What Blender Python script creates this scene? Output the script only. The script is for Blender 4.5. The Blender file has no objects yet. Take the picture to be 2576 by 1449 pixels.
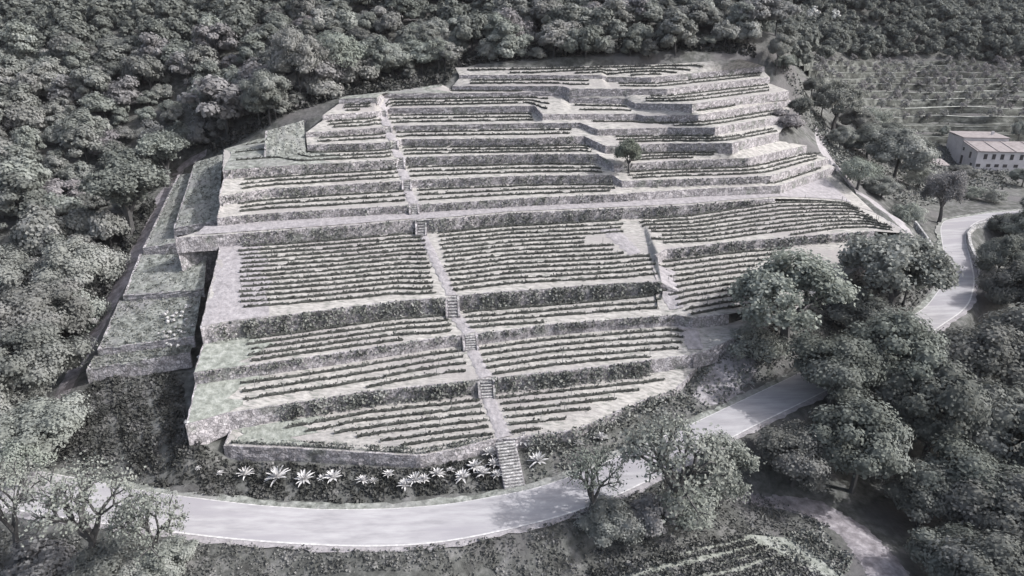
import bpy, math, random
import numpy as np
from mathutils import Vector, Matrix
random.seed(7); rng = np.random.default_rng(7)
SC = bpy.context.scene
COL = SC.collection
# ---------------------------------------------------------------- camera, sky, sun
S = 1.3                      # metres per survey unit
CAMH = 40.0                  # survey units
PITCH = math.radians(21.0)
FPX = 1700.0                 # focal length for a 2576 px wide picture
cam = bpy.data.cameras.new('camera'); camo = bpy.data.objects.new('camera', cam); COL.objects.link(camo)
camo.location = (0, 0, CAMH*S); camo.rotation_euler = (math.radians(90)-PITCH, 0, 0)
cam.sensor_width = 36; cam.lens = 36*FPX/2576; cam.clip_end = 5000; cam.clip_start = 0.5
SC.camera = camo
SUN = Vector((0.80, -0.07, 0.68)).normalized()
w = bpy.data.worlds.new('World'); SC.world = w; w.use_nodes = True
nt = w.node_tree; bg = nt.nodes['Background']
sky = nt.nodes.new('ShaderNodeTexSky'); sky.sky_type = 'NISHITA'; sky.sun_disc = False
sky.sun_elevation = math.asin(SUN.z); sky.sun_rotation = math.atan2(SUN.x, SUN.y)
sky.air_density = 1.0; sky.dust_density = 4.0; sky.ozone_density = 0.5
hs_ = nt.nodes.new('ShaderNodeHueSaturation'); hs_.inputs['Saturation'].default_value = 0.62; nt.links.new(sky.outputs[0], hs_.inputs['Color']); nt.links.new(hs_.outputs[0], bg.inputs[0]); bg.inputs[1].default_value = 0.15
sl = bpy.data.lights.new('sun', 'SUN'); sl.energy = 3.1; sl.angle = math.radians(0.9); sl.color = (1, .985, .965)
so = bpy.data.objects.new('sun', sl); COL.objects.link(so)
so.rotation_euler = SUN.to_track_quat('Z', 'Y').to_euler()
SC.view_settings.view_transform = 'Standard'; SC.view_settings.look = 'None'
SC.view_settings.exposure = 0.58; SC.view_settings.gamma = 1.0
SC.cycles.max_bounces = 5; SC.cycles.diffuse_bounces = 2; SC.cycles.transparent_max_bounces = 4

# ---------------------------------------------------------------- survey helpers
CP, SP = math.cos(PITCH), math.sin(PITCH)
def ray(x, y):
    xc = (x-1288)/FPX; yc = (y-724.5)/FPX
    return xc, CP-yc*SP, -SP-yc*CP
def U(x, y, z):
    """world point (metres) seen at picture spot x,y and standing at survey height z"""
    r = ray(x, y); t = (z-CAMH)/r[2]
    return (r[0]*t*S, r[1]*t*S, z*S)
def proj(p):
    X, Y, Z = p[0]/S, p[1]/S, p[2]/S-CAMH
    d = Y*CP - Z*SP
    if d <= 1: return (-9999, -9999, d)
    return (1288+FPX*X/d, 724.5-FPX*(Y*SP+Z*CP)/d, d)

def tag(o, label=None, cat=None, group=None, kind=None):
    if label: o['label'] = label
    if cat: o['category'] = cat
    if group: o['group'] = group
    if kind: o['kind'] = kind
    return o
def mesh(name, V, F, mats, mi=None, smooth=False):
    me = bpy.data.meshes.new(name)
    V = np.asarray(V, dtype=np.float32)
    if isinstance(F, np.ndarray):
        n, k = F.shape
        me.vertices.add(len(V)); me.vertices.foreach_set('co', V.ravel())
        me.loops.add(n*k); me.loops.foreach_set('vertex_index', F.astype(np.int32).ravel())
        me.polygons.add(n); me.polygons.foreach_set('loop_start', np.arange(0, n*k, k, dtype=np.int32))
        if mi is not None: me.polygons.foreach_set('material_index', np.asarray(mi, dtype=np.int32))
    else:
        me.from_pydata([tuple(map(float, v)) for v in V], [], F)
        if mi is not None: me.polygons.foreach_set('material_index', np.asarray(mi, dtype=np.int32))
    for m in (mats if isinstance(mats, (list, tuple)) else [mats]): me.materials.append(m)
    me.update(calc_edges=True)
    if smooth: me.polygons.foreach_set('use_smooth', [True]*len(me.polygons))
    return me
def obj(name, me, parent=None, loc=None):
    o = bpy.data.objects.new(name, me); COL.objects.link(o)
    if parent: o.parent = parent
    if loc is not None: o.location = loc
    return o
def empty(name, loc, rz=0, sc=None):
    o = bpy.data.objects.new(name, None); COL.objects.link(o); o.location = loc; o.rotation_euler = (0, 0, rz)
    o.empty_display_size = 0.3
    if sc is not None: o.scale = sc
    return o
class MB:
    def __init__(s): s.v = []; s.f = []; s.m = []
    def box(s, c, size, M=None, mi=0):
        cx, cy, cz = c; a, b, h = size[0]/2, size[1]/2, size[2]/2
        base = len(s.v)
        for dx, dy, dz in ((-1,-1,-1),(1,-1,-1),(1,1,-1),(-1,1,-1),(-1,-1,1),(1,-1,1),(1,1,1),(-1,1,1)):
            p = Vector((cx+dx*a, cy+dy*b, cz+dz*h))
            if M is not None: p = M @ p
            s.v.append(tuple(p))
        for q in ((0,3,2,1),(4,5,6,7),(0,1,5,4),(1,2,6,5),(2,3,7,6),(3,0,4,7)):
            s.f.append(tuple(base+i for i in q)); s.m.append(mi)
    def poly(s, pts, mi=0):
        base = len(s.v); s.v += [tuple(p) for p in pts]; s.f.append(tuple(range(base, base+len(pts)))); s.m.append(mi)
    def prism(s, bottom, top, mi=0):
        n = len(bottom); base = len(s.v); s.v += [tuple(p) for p in bottom]+[tuple(p) for p in top]
        s.f.append(tuple(base+i for i in reversed(range(n)))); s.f.append(tuple(base+n+i for i in range(n)))
        for i in range(n): j = (i+1) % n; s.f.append((base+i, base+j, base+n+j, base+n+i))
        s.m += [mi]*(n+2)
    def tube(s, pts, rad, k=6, mi=0):
        rings = []
        n = len(pts)
        for i, p in enumerate(pts):
            p = Vector(p); d = Vector(pts[min(i+1, n-1)])-Vector(pts[max(i-1, 0)])
            if d.length < 1e-6: d = Vector((0, 0, 1))
            d.normalize(); u = d.orthogonal().normalized(); v = d.cross(u)
            base = len(s.v); rings.append(base)
            for j in range(k):
                a = 2*math.pi*j/k; s.v.append(tuple(p+(u*math.cos(a)+v*math.sin(a))*rad[i]))
        for i in range(n-1):
            for j in range(k):
                a, b = rings[i], rings[i+1]; s.f.append((a+j, a+(j+1) % k, b+(j+1) % k, b+j)); s.m.append(mi)
        s.f.append(tuple(rings[-1]+j for j in range(k))); s.m.append(mi)
    def make(s, name, mats, parent=None, smooth=False, loc=None):
        return obj(name, mesh(name, s.v, s.f, mats, s.m, smooth), parent, loc)

# ---------------------------------------------------------------- materials
def mat(name, stops, scale=1.0, detail=6, rough=0.9, bump=0.0, bscale=None, coord='Object', second=None, rnd=0.0, stretch=None, voro=None, big=None, trans=0.0):
    """stops: list of (pos, rgb) for a noise driven ramp"""
    m = bpy.data.materials.new(name); m.use_nodes = True
    N = m.node_tree.nodes; L = m.node_tree.links; b = N['Principled BSDF']
    b.inputs['Roughness'].default_value = rough
    if 'Specular IOR Level' in b.inputs: b.inputs['Specular IOR Level'].default_value = 0.2
    if coord == 'World':
        g = N.new('ShaderNodeNewGeometry'); vec = g.outputs['Position']
    else:
        tc = N.new('ShaderNodeTexCoord'); vec = tc.outputs['Object']
    if stretch:
        mp = N.new('ShaderNodeMapping'); mp.inputs['Scale'].default_value = stretch; L.new(vec, mp.inputs['Vector']); vec = mp.outputs[0]
    no = N.new('ShaderNodeTexNoise'); no.inputs['Scale'].default_value = scale; no.inputs['Detail'].default_value = detail; no.inputs['Roughness'].default_value = 0.65
    L.new(vec, no.inputs['Vector'])
    cr = N.new('ShaderNodeValToRGB'); L.new(no.outputs['Fac'], cr.inputs[0])
    e = cr.color_ramp.elements
    while len(e) < len(stops): e.new(0.5)
    for i, (p, c) in enumerate(stops): e[i].position = p; e[i].color = (*c, 1)
    col = cr.outputs[0]
    if big:   # large patches of another colour: (scale, lo, hi, rgb)
        n2 = N.new('ShaderNodeTexNoise'); n2.inputs['Scale'].default_value = big[0]; n2.inputs['Detail'].default_value = 5
        L.new(vec, n2.inputs['Vector'])
        mr = N.new('ShaderNodeMapRange'); mr.inputs[1].default_value = big[1]; mr.inputs[2].default_value = big[2]; L.new(n2.outputs['Fac'], mr.inputs[0])
        mx = N.new('ShaderNodeMix'); mx.data_type = 'RGBA'; L.new(mr.outputs[0], mx.inputs[0]); L.new(col, mx.inputs[6]); mx.inputs[7].default_value = (*big[3], 1)
        col = mx.outputs[2]
    if voro:  # stone joints: (scale, dark)
        vo = N.new('ShaderNodeTexVoronoi'); vo.feature = 'DISTANCE_TO_EDGE'; vo.inputs['Scale'].default_value = voro[0]; L.new(vec, vo.inputs['Vector'])
        mr = N.new('ShaderNodeMapRange'); mr.inputs[1].default_value = 0.0; mr.inputs[2].default_value = 0.12; mr.inputs[3].default_value = voro[1]; mr.inputs[4].default_value = 1; L.new(vo.outputs[0], mr.inputs[0])
        v2 = N.new('ShaderNodeTexVoronoi'); v2.inputs['Scale'].default_value = voro[0]; L.new(vec, v2.inputs['Vector'])
        sp = N.new('ShaderNodeSeparateColor'); L.new(v2.outputs['Color'], sp.inputs[0])
        m2 = N.new('ShaderNodeMapRange'); m2.inputs[3].default_value = 0.65; m2.inputs[4].default_value = 1.35; L.new(sp.outputs[0], m2.inputs[0])
        mm = N.new('ShaderNodeMath'); mm.operation = 'MULTIPLY'; L.new(mr.outputs[0], mm.inputs[0]); L.new(m2.outputs[0], mm.inputs[1])
        vs = N.new('ShaderNodeVectorMath'); vs.operation = 'SCALE'; L.new(col, vs.inputs[0]); L.new(mm.outputs[0], vs.inputs['Scale']); col = vs.outputs[0]
    if rnd:
        oi = N.new('ShaderNodeObjectInfo')
        hm = N.new('ShaderNodeMapRange'); hm.inputs[3].default_value = 1-rnd; hm.inputs[4].default_value = 1+rnd; L.new(oi.outputs['Random'], hm.inputs[0])
        vs = N.new('ShaderNodeVectorMath'); vs.operation = 'SCALE'; L.new(col, vs.inputs[0]); L.new(hm.outputs[0], vs.inputs['Scale']); col = vs.outputs[0]
        # hue drift between trees, green to mauve
        ml = N.new('ShaderNodeMath'); ml.operation = 'MULTIPLY'; ml.inputs[1].default_value = 37.7; L.new(oi.outputs['Random'], ml.inputs[0])
        fr = N.new('ShaderNodeMath'); fr.operation = 'FRACT'; L.new(ml.outputs[0], fr.inputs[0])
        h2 = N.new('ShaderNodeMix'); h2.data_type = 'RGBA'; h2.inputs[6].default_value = (.98, 1.03, 1.0, 1); h2.inputs[7].default_value = (1.02, .995, 1.015, 1)
        L.new(fr.outputs[0], h2.inputs[0])
        v3 = N.new('ShaderNodeVectorMath'); v3.operation = 'MULTIPLY'; L.new(col, v3.inputs[0]); L.new(h2.outputs[2], v3.inputs[1]); col = v3.outputs[0]
    L.new(col, b.inputs['Base Color'])
    if bump:
        bn = N.new('ShaderNodeTexNoise'); bn.inputs['Scale'].default_value = bscale or scale*2; bn.inputs['Detail'].default_value = 4; L.new(vec, bn.inputs['Vector'])
        bp = N.new('ShaderNodeBump'); bp.inputs['Strength'].default_value = bump; bp.inputs['Distance'].default_value = 0.3; L.new(bn.outputs['Fac'], bp.inputs['Height']); L.new(bp.outputs[0], b.inputs['Normal'])
    if trans:
        tr = N.new('ShaderNodeBsdfTranslucent'); L.new(col, tr.inputs[0]); ms = N.new('ShaderNodeMixShader'); ms.inputs[0].default_value = trans
        L.new(b.outputs[0], ms.inputs[1]); L.new(tr.outputs[0], ms.inputs[2]); L.new(ms.outputs[0], N['Material Output'].inputs[0])
    return m
def g(v, t=0.0): # near neutral with green (+) or mauve (-) tint
    if t < 0: return (v*(1-.14*t), v*(1+.22*t), v*(1-.17*t))
    return (v*(1-.1*t), v*(1+t*.5), v*(1-.35*t))
M = {}
M['vineyard'] = mat('vineyard_soil', [(.34, g(.18, .1)), (.47, (.31, .298, .29)), (.62, (.43, .418, .405))], 1.5, 10, bump=.35, bscale=2.5, coord='World', stretch=(.55, 1.6, 1), big=(.09, .5, .65, (.30, .285, .285)))
M['dirt'] = mat('dirt', [(.3, g(.20, -.14)), (.55, g(.31, -.14)), (.75, g(.42, -.1))], 1.1, 8, bump=.4, coord='World')
M['dark_dirt'] = mat('dark_dirt', [(.3, g(.12, -.2)), (.5, g(.24, -.2)), (.68, g(.4, -.15))], .8, 8, bump=.4, coord='World')
M['grass'] = mat('grass', [(.36, g(.10, .09)), (.5, g(.215, .08)), (.64, g(.34, .05))], 1.0, 10, bump=.5, coord='World', big=(.12, .5, .68, g(.24, -.03)))
M['scrub'] = mat('scrub_ground', [(.32, g(.045, .03)), (.5, g(.10, .05)), (.72, g(.2, -.03))], .6, 9, bump=.6, coord='World', big=(.08, .52, .66, g(.12, -.1)))
M['stone'] = mat('dry_stone', [(.3, g(.25, -.12)), (.5, g(.34, -.14)), (.75, g(.45, -.1))], .8, 6, bump=.5, bscale=4, coord='World', voro=(2.2, .5), big=(.35, .56, .68, g(.2, .05)))
M['pale_stone'] = mat('pale_stone', [(.3, g(.3, -.05)), (.5, g(.42, -.03)), (.75, g(.55, -.02))], 1.4, 6, bump=.4, coord='World', voro=(2.5, .4))
M['road'] = mat('road_surface', [(.34, (.29, .283, .30)), (.5, (.36, .352, .372)), (.66, (.42, .412, .43))], .7, 10, rough=.85, coord='World', stretch=(.3, 1.5, 1), big=(.12, .5, .58, (.31, .3, .325)))
M['line'] = mat('road_edge', [(.3, g(.4, -.05)), (.5, g(.5, -.05)), (.6, g(.62, -.05))], 2, 4, coord='World')
M['leafA'] = mat('foliage', [(.3, g(.14, .07)), (.5, g(.225, .06)), (.72, g(.34, .02))], .9, 4, rough=.8, rnd=.3, trans=.3)
M['leafB'] = mat('light_foliage', [(.3, g(.18, .12)), (.5, g(.27, .1)), (.72, g(.36, .05))], .9, 4, rough=.8, rnd=.12, trans=.3)
M['leafC'] = mat('mauve_foliage', [(.3, g(.16, -.06)), (.5, g(.24, -.07)), (.72, g(.33, -.05))], .9, 4, rough=.8, rnd=.15, trans=.3)
M['leafG'] = mat('green_foliage', [(.3, (.14, .155, .125)), (.5, (.2, .22, .185)), (.72, (.28, .3, .26))], .9, 4, rough=.8, trans=.2)
M['leafD'] = mat('dark_foliage', [(.3, g(.012, .05)), (.7, g(.03, .05))], .6, 4, rough=.8)
M['weed'] = mat('weed_foliage', [(.3, g(.07, .08)), (.5, g(.16, .08)), (.72, g(.32, .02))], .5, 4, rough=.8, coord='World')
M['dry_grass'] = mat('dry_grass', [(.34, g(.15, .12)), (.5, g(.25, .1)), (.66, g(.36, .06))], 1.2, 10, coord='World', bump=.4)
M['lip'] = mat('terrace_lip', [(.4, g(.16, .1)), (.5, g(.32, .08)), (.65, g(.45, .05))], .6, 8, coord='World')
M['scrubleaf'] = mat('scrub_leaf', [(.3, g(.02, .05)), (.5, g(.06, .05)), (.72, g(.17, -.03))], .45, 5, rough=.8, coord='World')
M['scrub2'] = mat('verge_growth', [(.3, g(.05, .05)), (.5, g(.11, .04)), (.7, g(.24, -.03))], .4, 6, rough=.8, coord='World')
M['vine'] = mat('vine_foliage', [(.3, g(.03, .06)), (.55, g(.065, .08)), (.8, g(.13, .06))], .9, 4, rough=.8, coord='World')
M['agave'] = mat('agave_leaf', [(.3, g(.46, -.04)), (.7, g(.64, -.03))], 1.5, 3, rough=.55)
M['grove'] = mat('grove_ground', [(.38, g(.03, .1)), (.52, g(.075, .1)), (.68, g(.2, .06))], .5, 9, bump=.5, coord='World', stretch=(.5, 1.4, 1))
M['bark'] = mat('bark', [(.3, g(.05, -.05)), (.7, g(.12, -.05))], 3, 5)
M['post'] = mat('post_wood', [(.3, g(.16, 0)), (.7, g(.28, 0))], 3, 3)
M['plaster'] = mat('house_plaster', [(.3, g(.5, -.12)), (.5, g(.6, -.12)), (.8, g(.68, -.1))], .5, 6, coord='World')
M['roof'] = mat('roof_tile', [(.3, (.20, .178, .182)), (.5, (.27, .243, .247)), (.75, (.35, .32, .325))], .8, 7, coord='World', stretch=(1, 1, 1))
M['window'] = mat('window_dark', [(.3, g(.05, -.2)), (.7, g(.09, -.2))], 1, 2, rough=.4)

# ---------------------------------------------------------------- terrace walls, surveyed along their top edge
# (top edge picture points, [(picture x, top height)...], [(picture x, wall height)...])
WALLS = [
 ([(562,1122),(650,1126),(741,1129),(910,1139),(1056,1148),(1147,1132),(1249,1105),(1290,1104),(1365,1093),(1440,1085),(1515,1056),(1609,1011),(1703,980)], [(562,2.69)], [(562,1.35),(1440,1.1),(1600,.7)]),
 ([(467,1071),(572,1041),(741,1014),(910,987),(1080,970),(1193,957),(1253,950),(1440,932),(1590,913),(1760,890)], [(467,5.26)], [(467,2.4),(600,1.5)]),
 ([(487,940),(673,914),(872,886),(1007,865),(1143,845),(1194,842),(1380,818),(1549,804),(1698,793),(1743,800),(1834,790)], [(467,7.72)], [(467,1.2),(1743,1.3)]),
 ([(504,825),(575,811),(872,774),(1007,757),(1116,750),(1160,743),(1380,726),(1549,713),(1664,709),(1626,642),(1677,628),(1852,608),(2026,594),(2200,582)], [(500,10.53),(1660,10.53),(1662,10.53),(1663,12.2),(1800,12.5)], [(500,1.85),(1600,1.7),(1660,1.2),(2200,1.1)]),
 ([(440,600),(575,590),(870,569),(1041,554),(1092,554),(1278,537),(1515,527),(1742,516),(1849,507),(1950,500)], [(440,15.6),(900,15.67),(1250,15.85),(1650,15.85),(1900,15.6)], [(440,1.5),(1250,1.6),(1742,1.4),(1950,.4)]),
 ([(545,549),(671,537),(1026,517),(1340,498),(1545,489),(1748,476),(1965,467),(2100,420)], [(545,17.0),(900,17.04),(1250,17.31),(1650,17.3),(1900,17.17)], [(545,1.2),(1965,1.4)]),
 ([(550,495),(671,476),(1010,456),(1053,453),(1341,442),(1541,441),(1565,456),(1748,450),(1938,443),(2085,398)], [(550,19.3),(900,19.4),(1541,19.45),(1565,18.77),(1900,18.57)], [(550,1.3),(1541,1.3),(1565,1.1),(1938,1.2)]),
 ([(560,430),(671,421),(990,402),(1023,396),(1341,388),(1504,388),(1545,415),(1680,405),(1883,398),(2030,366)], [(560,21.7),(900,21.73),(1504,21.96),(1545,20.8),(1900,20.84)], [(560,1.3),(1504,1.45),(1545,1.2),(1883,1.4)]),
 ([(772,365),(982,358),(1010,351),(1341,348),(1470,343),(1524,368),(1680,361),(1843,360),(1960,335)], [(772,23.6),(900,23.65),(1470,23.94),(1524,22.9),(1650,22.91),(1900,23.37)], [(772,1.0),(1250,1.2),(1843,1.5)]),
 ([(769,334),(965,321),(990,317),(1342,310),(1460,309),(1504,326),(1680,321),(1799,321),(1985,290)], [(769,25.1),(900,25.24),(1460,25.68),(1504,24.9),(1650,24.88),(1900,25.57)], [(769,.8),(1460,.9),(1504,1.1),(1799,1.4)]),
 ([(811,290),(952,280),(975,273),(1344,266),(1365,288),(1477,287),(1602,287),(1622,292),(1758,289),(1990,252)], [(811,27.1),(900,27.17),(1344,27.87),(1365,26.9),(1602,26.7),(1622,26.5),(1650,26.51),(1900,27.6)], [(811,.9),(1344,1.2),(1365,.95),(1900,1.3)]),
 ([(852,250),(948,246),(965,237),(1342,232),(1412,232),(1433,246),(1575,248),(1599,260),(1742,262),(1985,229)], [(852,29.1),(965,29.38),(1412,29.69),(1433,28.9),(1575,28.8),(1599,28.2),(1650,28.21),(1900,29.31)], [(852,.8),(1412,.7),(1433,1.0),(1900,1.25)]),
 ([(1138,217),(1342,217),(1415,217),(1433,223),(1677,224),(1937,194)], [(1138,30.4),(1415,30.68),(1433,30.4),(1650,30.22),(1900,31.51)], [(1138,.75),(1433,1.0),(1900,1.25)]),
 ([(1155,189),(1342,189),(1515,189),(1528,194),(1638,195),(1924,167)], [(1155,32.2),(1515,32.26),(1528,31.9),(1650,31.88),(1900,33.35)], [(1155,.65),(1515,.7),(1528,1.0)]),
]
# hidden or missing stretches that carry on a line on the ground, with no wall: (extra points before the wall: x, y, height)
TAIL = {2: [(1930,776,7.7,.5),(2030,764,7.7,.05)], 3: [(2290,588,12.4,.2)], 4: [(2040,502,14.9,.2),(2120,507,14.3,.05),(2200,534,13.0,.05)]}
LEAD = {8: [(563,376,22.5),(650,350,23.0),(758,336,24.0)], 12: [(866,243,29.35),(1000,228,29.8),(1110,212,30.67)]}
def interp(tab, x): return float(np.interp(x, [a for a, _ in tab], [b for _, b in tab]))
class Line: pass
LN = []
for k, (pts, zt, ht) in enumerate(WALLS):
    L = Line(); P = []
    for (x, y, z) in LEAD.get(k, []): P.append((*U(x, y, z), 0.0, False))
    for (x, y) in pts:
        if k == 3:   # the third wall steps back along the sloping dirt path
            z = 10.53 if y > 700 else 12.5
        else: z = interp(zt, x)
        P.append((*U(x, y, z), interp(ht, x)*S, True))
    for (x, y, z, h) in TAIL.get(k, []): P.append((*U(x, y, z), h*S, False))
    Q = [P[0]]
    for p in P[1:]:
        if p[0] < Q[-1][0]+0.12: p = (Q[-1][0]+0.12, *p[1:])
        Q.append(p)
    L.P = Q
    L.X = np.array([p[0] for p in Q]); L.Y = np.array([p[1] for p in Q]); L.Z = np.array([p[2] for p in Q]); L.H = np.array([p[3] for p in Q])*(.85 if k >= 5 else 1.0)
    L.nlead = len(LEAD.get(k, [])); L.ntail = len(TAIL.get(k, []))
    LN.append(L)
BP = [(1145,170,33.4),(1342,170,33.4),(1680,161.5,33.9),(1850,150,34.7),(1914,147.5,34.9),(1934,158,34.8)]
L = Line(); P = [U(*b) for b in BP]; L.X = np.array([p[0] for p in P]); L.Y = np.array([p[1] for p in P]); L.Z = np.array([p[2] for p in P]); L.H = np.zeros(len(P)); L.nlead = 0; LN.append(L)
NB = len(WALLS)
BSTART = {3: U(546, 594, 15.62)[0], 0: U(576, 1040, 5.26)[0]}
def fx0(k): return LN[k].X[LN[k].nlead]
def bx0(k): return BSTART.get(k, LN[k+1].X[0])
def fy(L, x): return np.interp(x, L.X, L.Y)
def fz(L, x): return np.interp(x, L.X, L.Z)
def fh(L, x): return np.interp(x, L.X, L.H)
def wob(a, b, seed=0):   # cheap smooth pseudo noise, about -1..1
    return (np.sin(a*1.7+seed)*np.cos(b*1.3+seed*2.1)+.6*np.sin(a*4.1+b*2.7+seed*.7)+.35*np.sin(a*9.3-b*7.1+seed*1.9))/1.6
def bench_z(k, x, y):
    F, B = LN[k], LN[k+1]
    yf, yb = fy(F, x), fy(B, x); zf = fz(F, x); zb = fz(B, x)-fh(B, x)
    t = np.clip((y-yf)/np.maximum(yb-yf, .3), -.1, 1.1)
    return zf+(zb-zf)*t

# ---------------------------------------------------------------- road edges (picture x, y, height)
RZ = [(0,-.2),(400,0),(1000,0),(1463,.5),(1740,1.2),(1946,1.8),(2214,3.2),(2330,4.4)]
def rz(x): return interp(RZ, x)
UP = [(20,1172),(150,1195),(300,1225),(419,1244),(639,1271),(809,1283),(978,1281),(1113,1271),(1181,1261),(1272,1244),(1328,1235),(1410,1209),(1463,1187),(1538,1157),(1620,1119),(1740,1067),(1853,1014),(1946,970),(2080,905),(2214,839),(2270,811),(2330,772.6)]
UPW = [U(x, y, rz(x)) for x, y in UP]+[U(2372,717,5.2),U(2379,668,6.1),U(2370,612,7.3),U(2365,577,8.0),U(2372,556,8.4),U(2400,549,8.6),U(2434,545.6,8.8),U(2480,537,9.0),U(2574,529,9.2),U(2700,522,9.4)]
LO = [(-60,1262),(60,1290),(250,1318),(457,1342),(572,1356),(741,1369),(910,1376),(1046,1373),(1147,1361),(1290,1329),(1421,1297),(1568,1237),(1700,1170),(1834,1100.6),(1890,1070.6)]
LOW = [U(x, y, rz(x)) for x, y in LO]+[U(2040,1000,2.0),U(2200,915,3.1),U(2330,840,4.0),U(2393,800,4.4),U(2428,779,4.8),U(2445,745,5.3),U(2455,699,6.0),U(2441,640,7.1),U(2427,598,7.9),U(2433,577,8.3),U(2452,559.6,8.6),U(2497,547,8.9),U(2574,541,9.2),U(2700,533,9.4)]
def resamp(P, n):
    P = np.array(P); d = np.r_[0, np.cumsum(np.linalg.norm(np.diff(P[:, :2], axis=0), axis=1))]; t = np.linspace(0, d[-1], n)
    return np.stack([np.interp(t, d, P[:, i]) for i in range(3)], 1)
def smooth(P, it=3):
    P = P.copy()
    for _ in range(it): P[1:-1] = (P[:-2]+2*P[1:-1]+P[2:])/4
    return P
NR = 260
ruA, rlA = smooth(resamp(UPW, NR), 6), smooth(resamp(LOW, NR), 6)
# pair each centre point: nearest point of lower edge for each upper edge sample
idx = [int(np.argmin(np.linalg.norm(rlA[:, :2]-p[:2], axis=1))) for p in ruA]
idx = np.maximum.accumulate(idx); rlB = smooth(rlA[idx], 10); rlB[:, 2] = ruA[:, 2]
ROADU, ROADL = ruA, rlB

# ---------------------------------------------------------------- natural hillside as a smooth surface through surveyed points
C = []
for i in range(0, NR, 9): C.append(tuple(ROADU[i])); C.append(tuple(ROADL[i]))
for L in LN[:1]:
    for x, y, z, h in zip(L.X, L.Y, L.Z, L.H): C.append((x, y-.3, z-h-.1))
def c(x, y, z): C.append(U(x, y, z))
for a in [(475,1112,3.5),(430,1180,1.2),(300,1160,1.0),(200,1140,1.0),(300,1060,2.7),(400,1010,3.7),(230,1010,3.3),(215,960,4.0),(455,930,4.9),(478,870,6.2),(495,790,7.4),(510,700,9.4),(505,650,11.0),
          (330,830,6.6),(250,870,5.0),(400,700,9.8),(330,760,8.2),(430,640,12.0),(480,560,14.0),(505,500,15.4),(520,440,17.4),(545,400,19.6),(420,560,13.4),
          (175,960,3.0),(240,830,5.2),(290,740,7.6),(350,600,11.6),(400,510,14.4),(440,440,16.6),(560,374,20.9),
          (0,900,1.5),(0,600,12.0),(0,300,25),(200,700,8),(200,400,19.5),(700,290,26.4),(820,245,28.6),(1000,215,30.6),(866,240,29.3),(940,232,29.55),(1000,225,29.9),(1060,217,30.4),(1110,209,30.85),(1138,200,31.4),(1143,185,32.4),(1120,196,31.9),
          (1850,900,4.0),(1920,850,5.2),(2000,800,6.6),(1930,795,6.7),(2040,775,7.1),(2000,870,4.2),(2100,720,8.6),(2200,660,9.9),(2270,620,10.5),(2290,570,11.2),(2200,520,13.2),(2150,480,14.6),(2120,440,16.4),
          (2060,370,19.8),(2010,300,24),(2000,250,26.6),(1960,200,29.8),(2130,370,16.5),(2250,440,12.0),(2330,500,9.8),(2200,330,16.5),
          (2370,405,8.9),(2452,428,8.6),(2560,440,8.6),(2600,400,9.4),(2450,480,8.9),(2570,500,9.0),
          (1500,1350,-1.6),(1750,1230,-1.2),(1900,1200,-1.8),(1900,1400,-2.6),(2200,1400,-3.0),(1600,1440,-2.2),(2400,1200,-4.5),(2570,1440,-5),(2100,1080,-1.2),(2300,960,-.6),(2500,900,-1.5),(2576,700,1.5),(2500,650,5.2),(2520,580,7.2),
          (100,1420,-1.5),(700,1430,-1.0),(1200,1430,-1.5),(-100,1440,-1),(-300,1000,-1),(-300,700,8)]: c(*a)
for (X, Y, Z) in [(-129,185,46.8),(-63,168,46.2),(0,163,45.5),(0,147,39.2),(-40,140,38),(50,160,42),(54,140,37),(123,250,49),(200,304,54),(118,228,31),(153,226,29),(94,179,18.5),(128,184,17.3),(70,160,24),(75,190,31),(80,215,38),
                  (0,5,-5),(-70,20,-2),(70,20,-8),(130,60,-6),(-140,60,4),(-150,120,24),(220,120,6),(260,200,18),(300,330,60),(-230,260,75),(0,260,80),(100,330,78),(-100,240,66),(0,-60,-6),(250,0,-6),(-250,0,2),(0,420,120),(400,420,80),(-400,300,95),(250,210,24)]:
    C.append((X*S, Y*S, Z*S))
C = np.array(C); cc = C[:, :2]/60.0
def phi(r): return np.sqrt(r*r+.05**2)
A = phi(np.linalg.norm(cc[:, None]-cc[None], axis=2)); n = len(C)
Pm = np.c_[np.ones(n), cc]
K = np.zeros((n+3, n+3)); K[:n, :n] = A - np.eye(n)*0.004; K[:n, n:] = Pm; K[n:, :n] = Pm.T
sol = np.linalg.solve(K, np.r_[C[:, 2], 0, 0, 0]); NC = n
def T0(x, y):
    x = np.asarray(x, float); y = np.asarray(y, float); sh = x.shape
    q = np.stack([x.ravel(), y.ravel()], 1)/60.0; out = np.zeros(len(q))
    for i in range(0, len(q), 20000):
        s = q[i:i+20000]; out[i:i+20000] = phi(np.linalg.norm(s[:, None]-cc[None], axis=2)) @ sol[:NC] + sol[NC]+s @ sol[NC+1:]
    return out.reshape(sh)
RC = (ROADU+ROADL)/2; RW = np.linalg.norm((ROADU-ROADL)[:, :2], axis=1)/2
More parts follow.
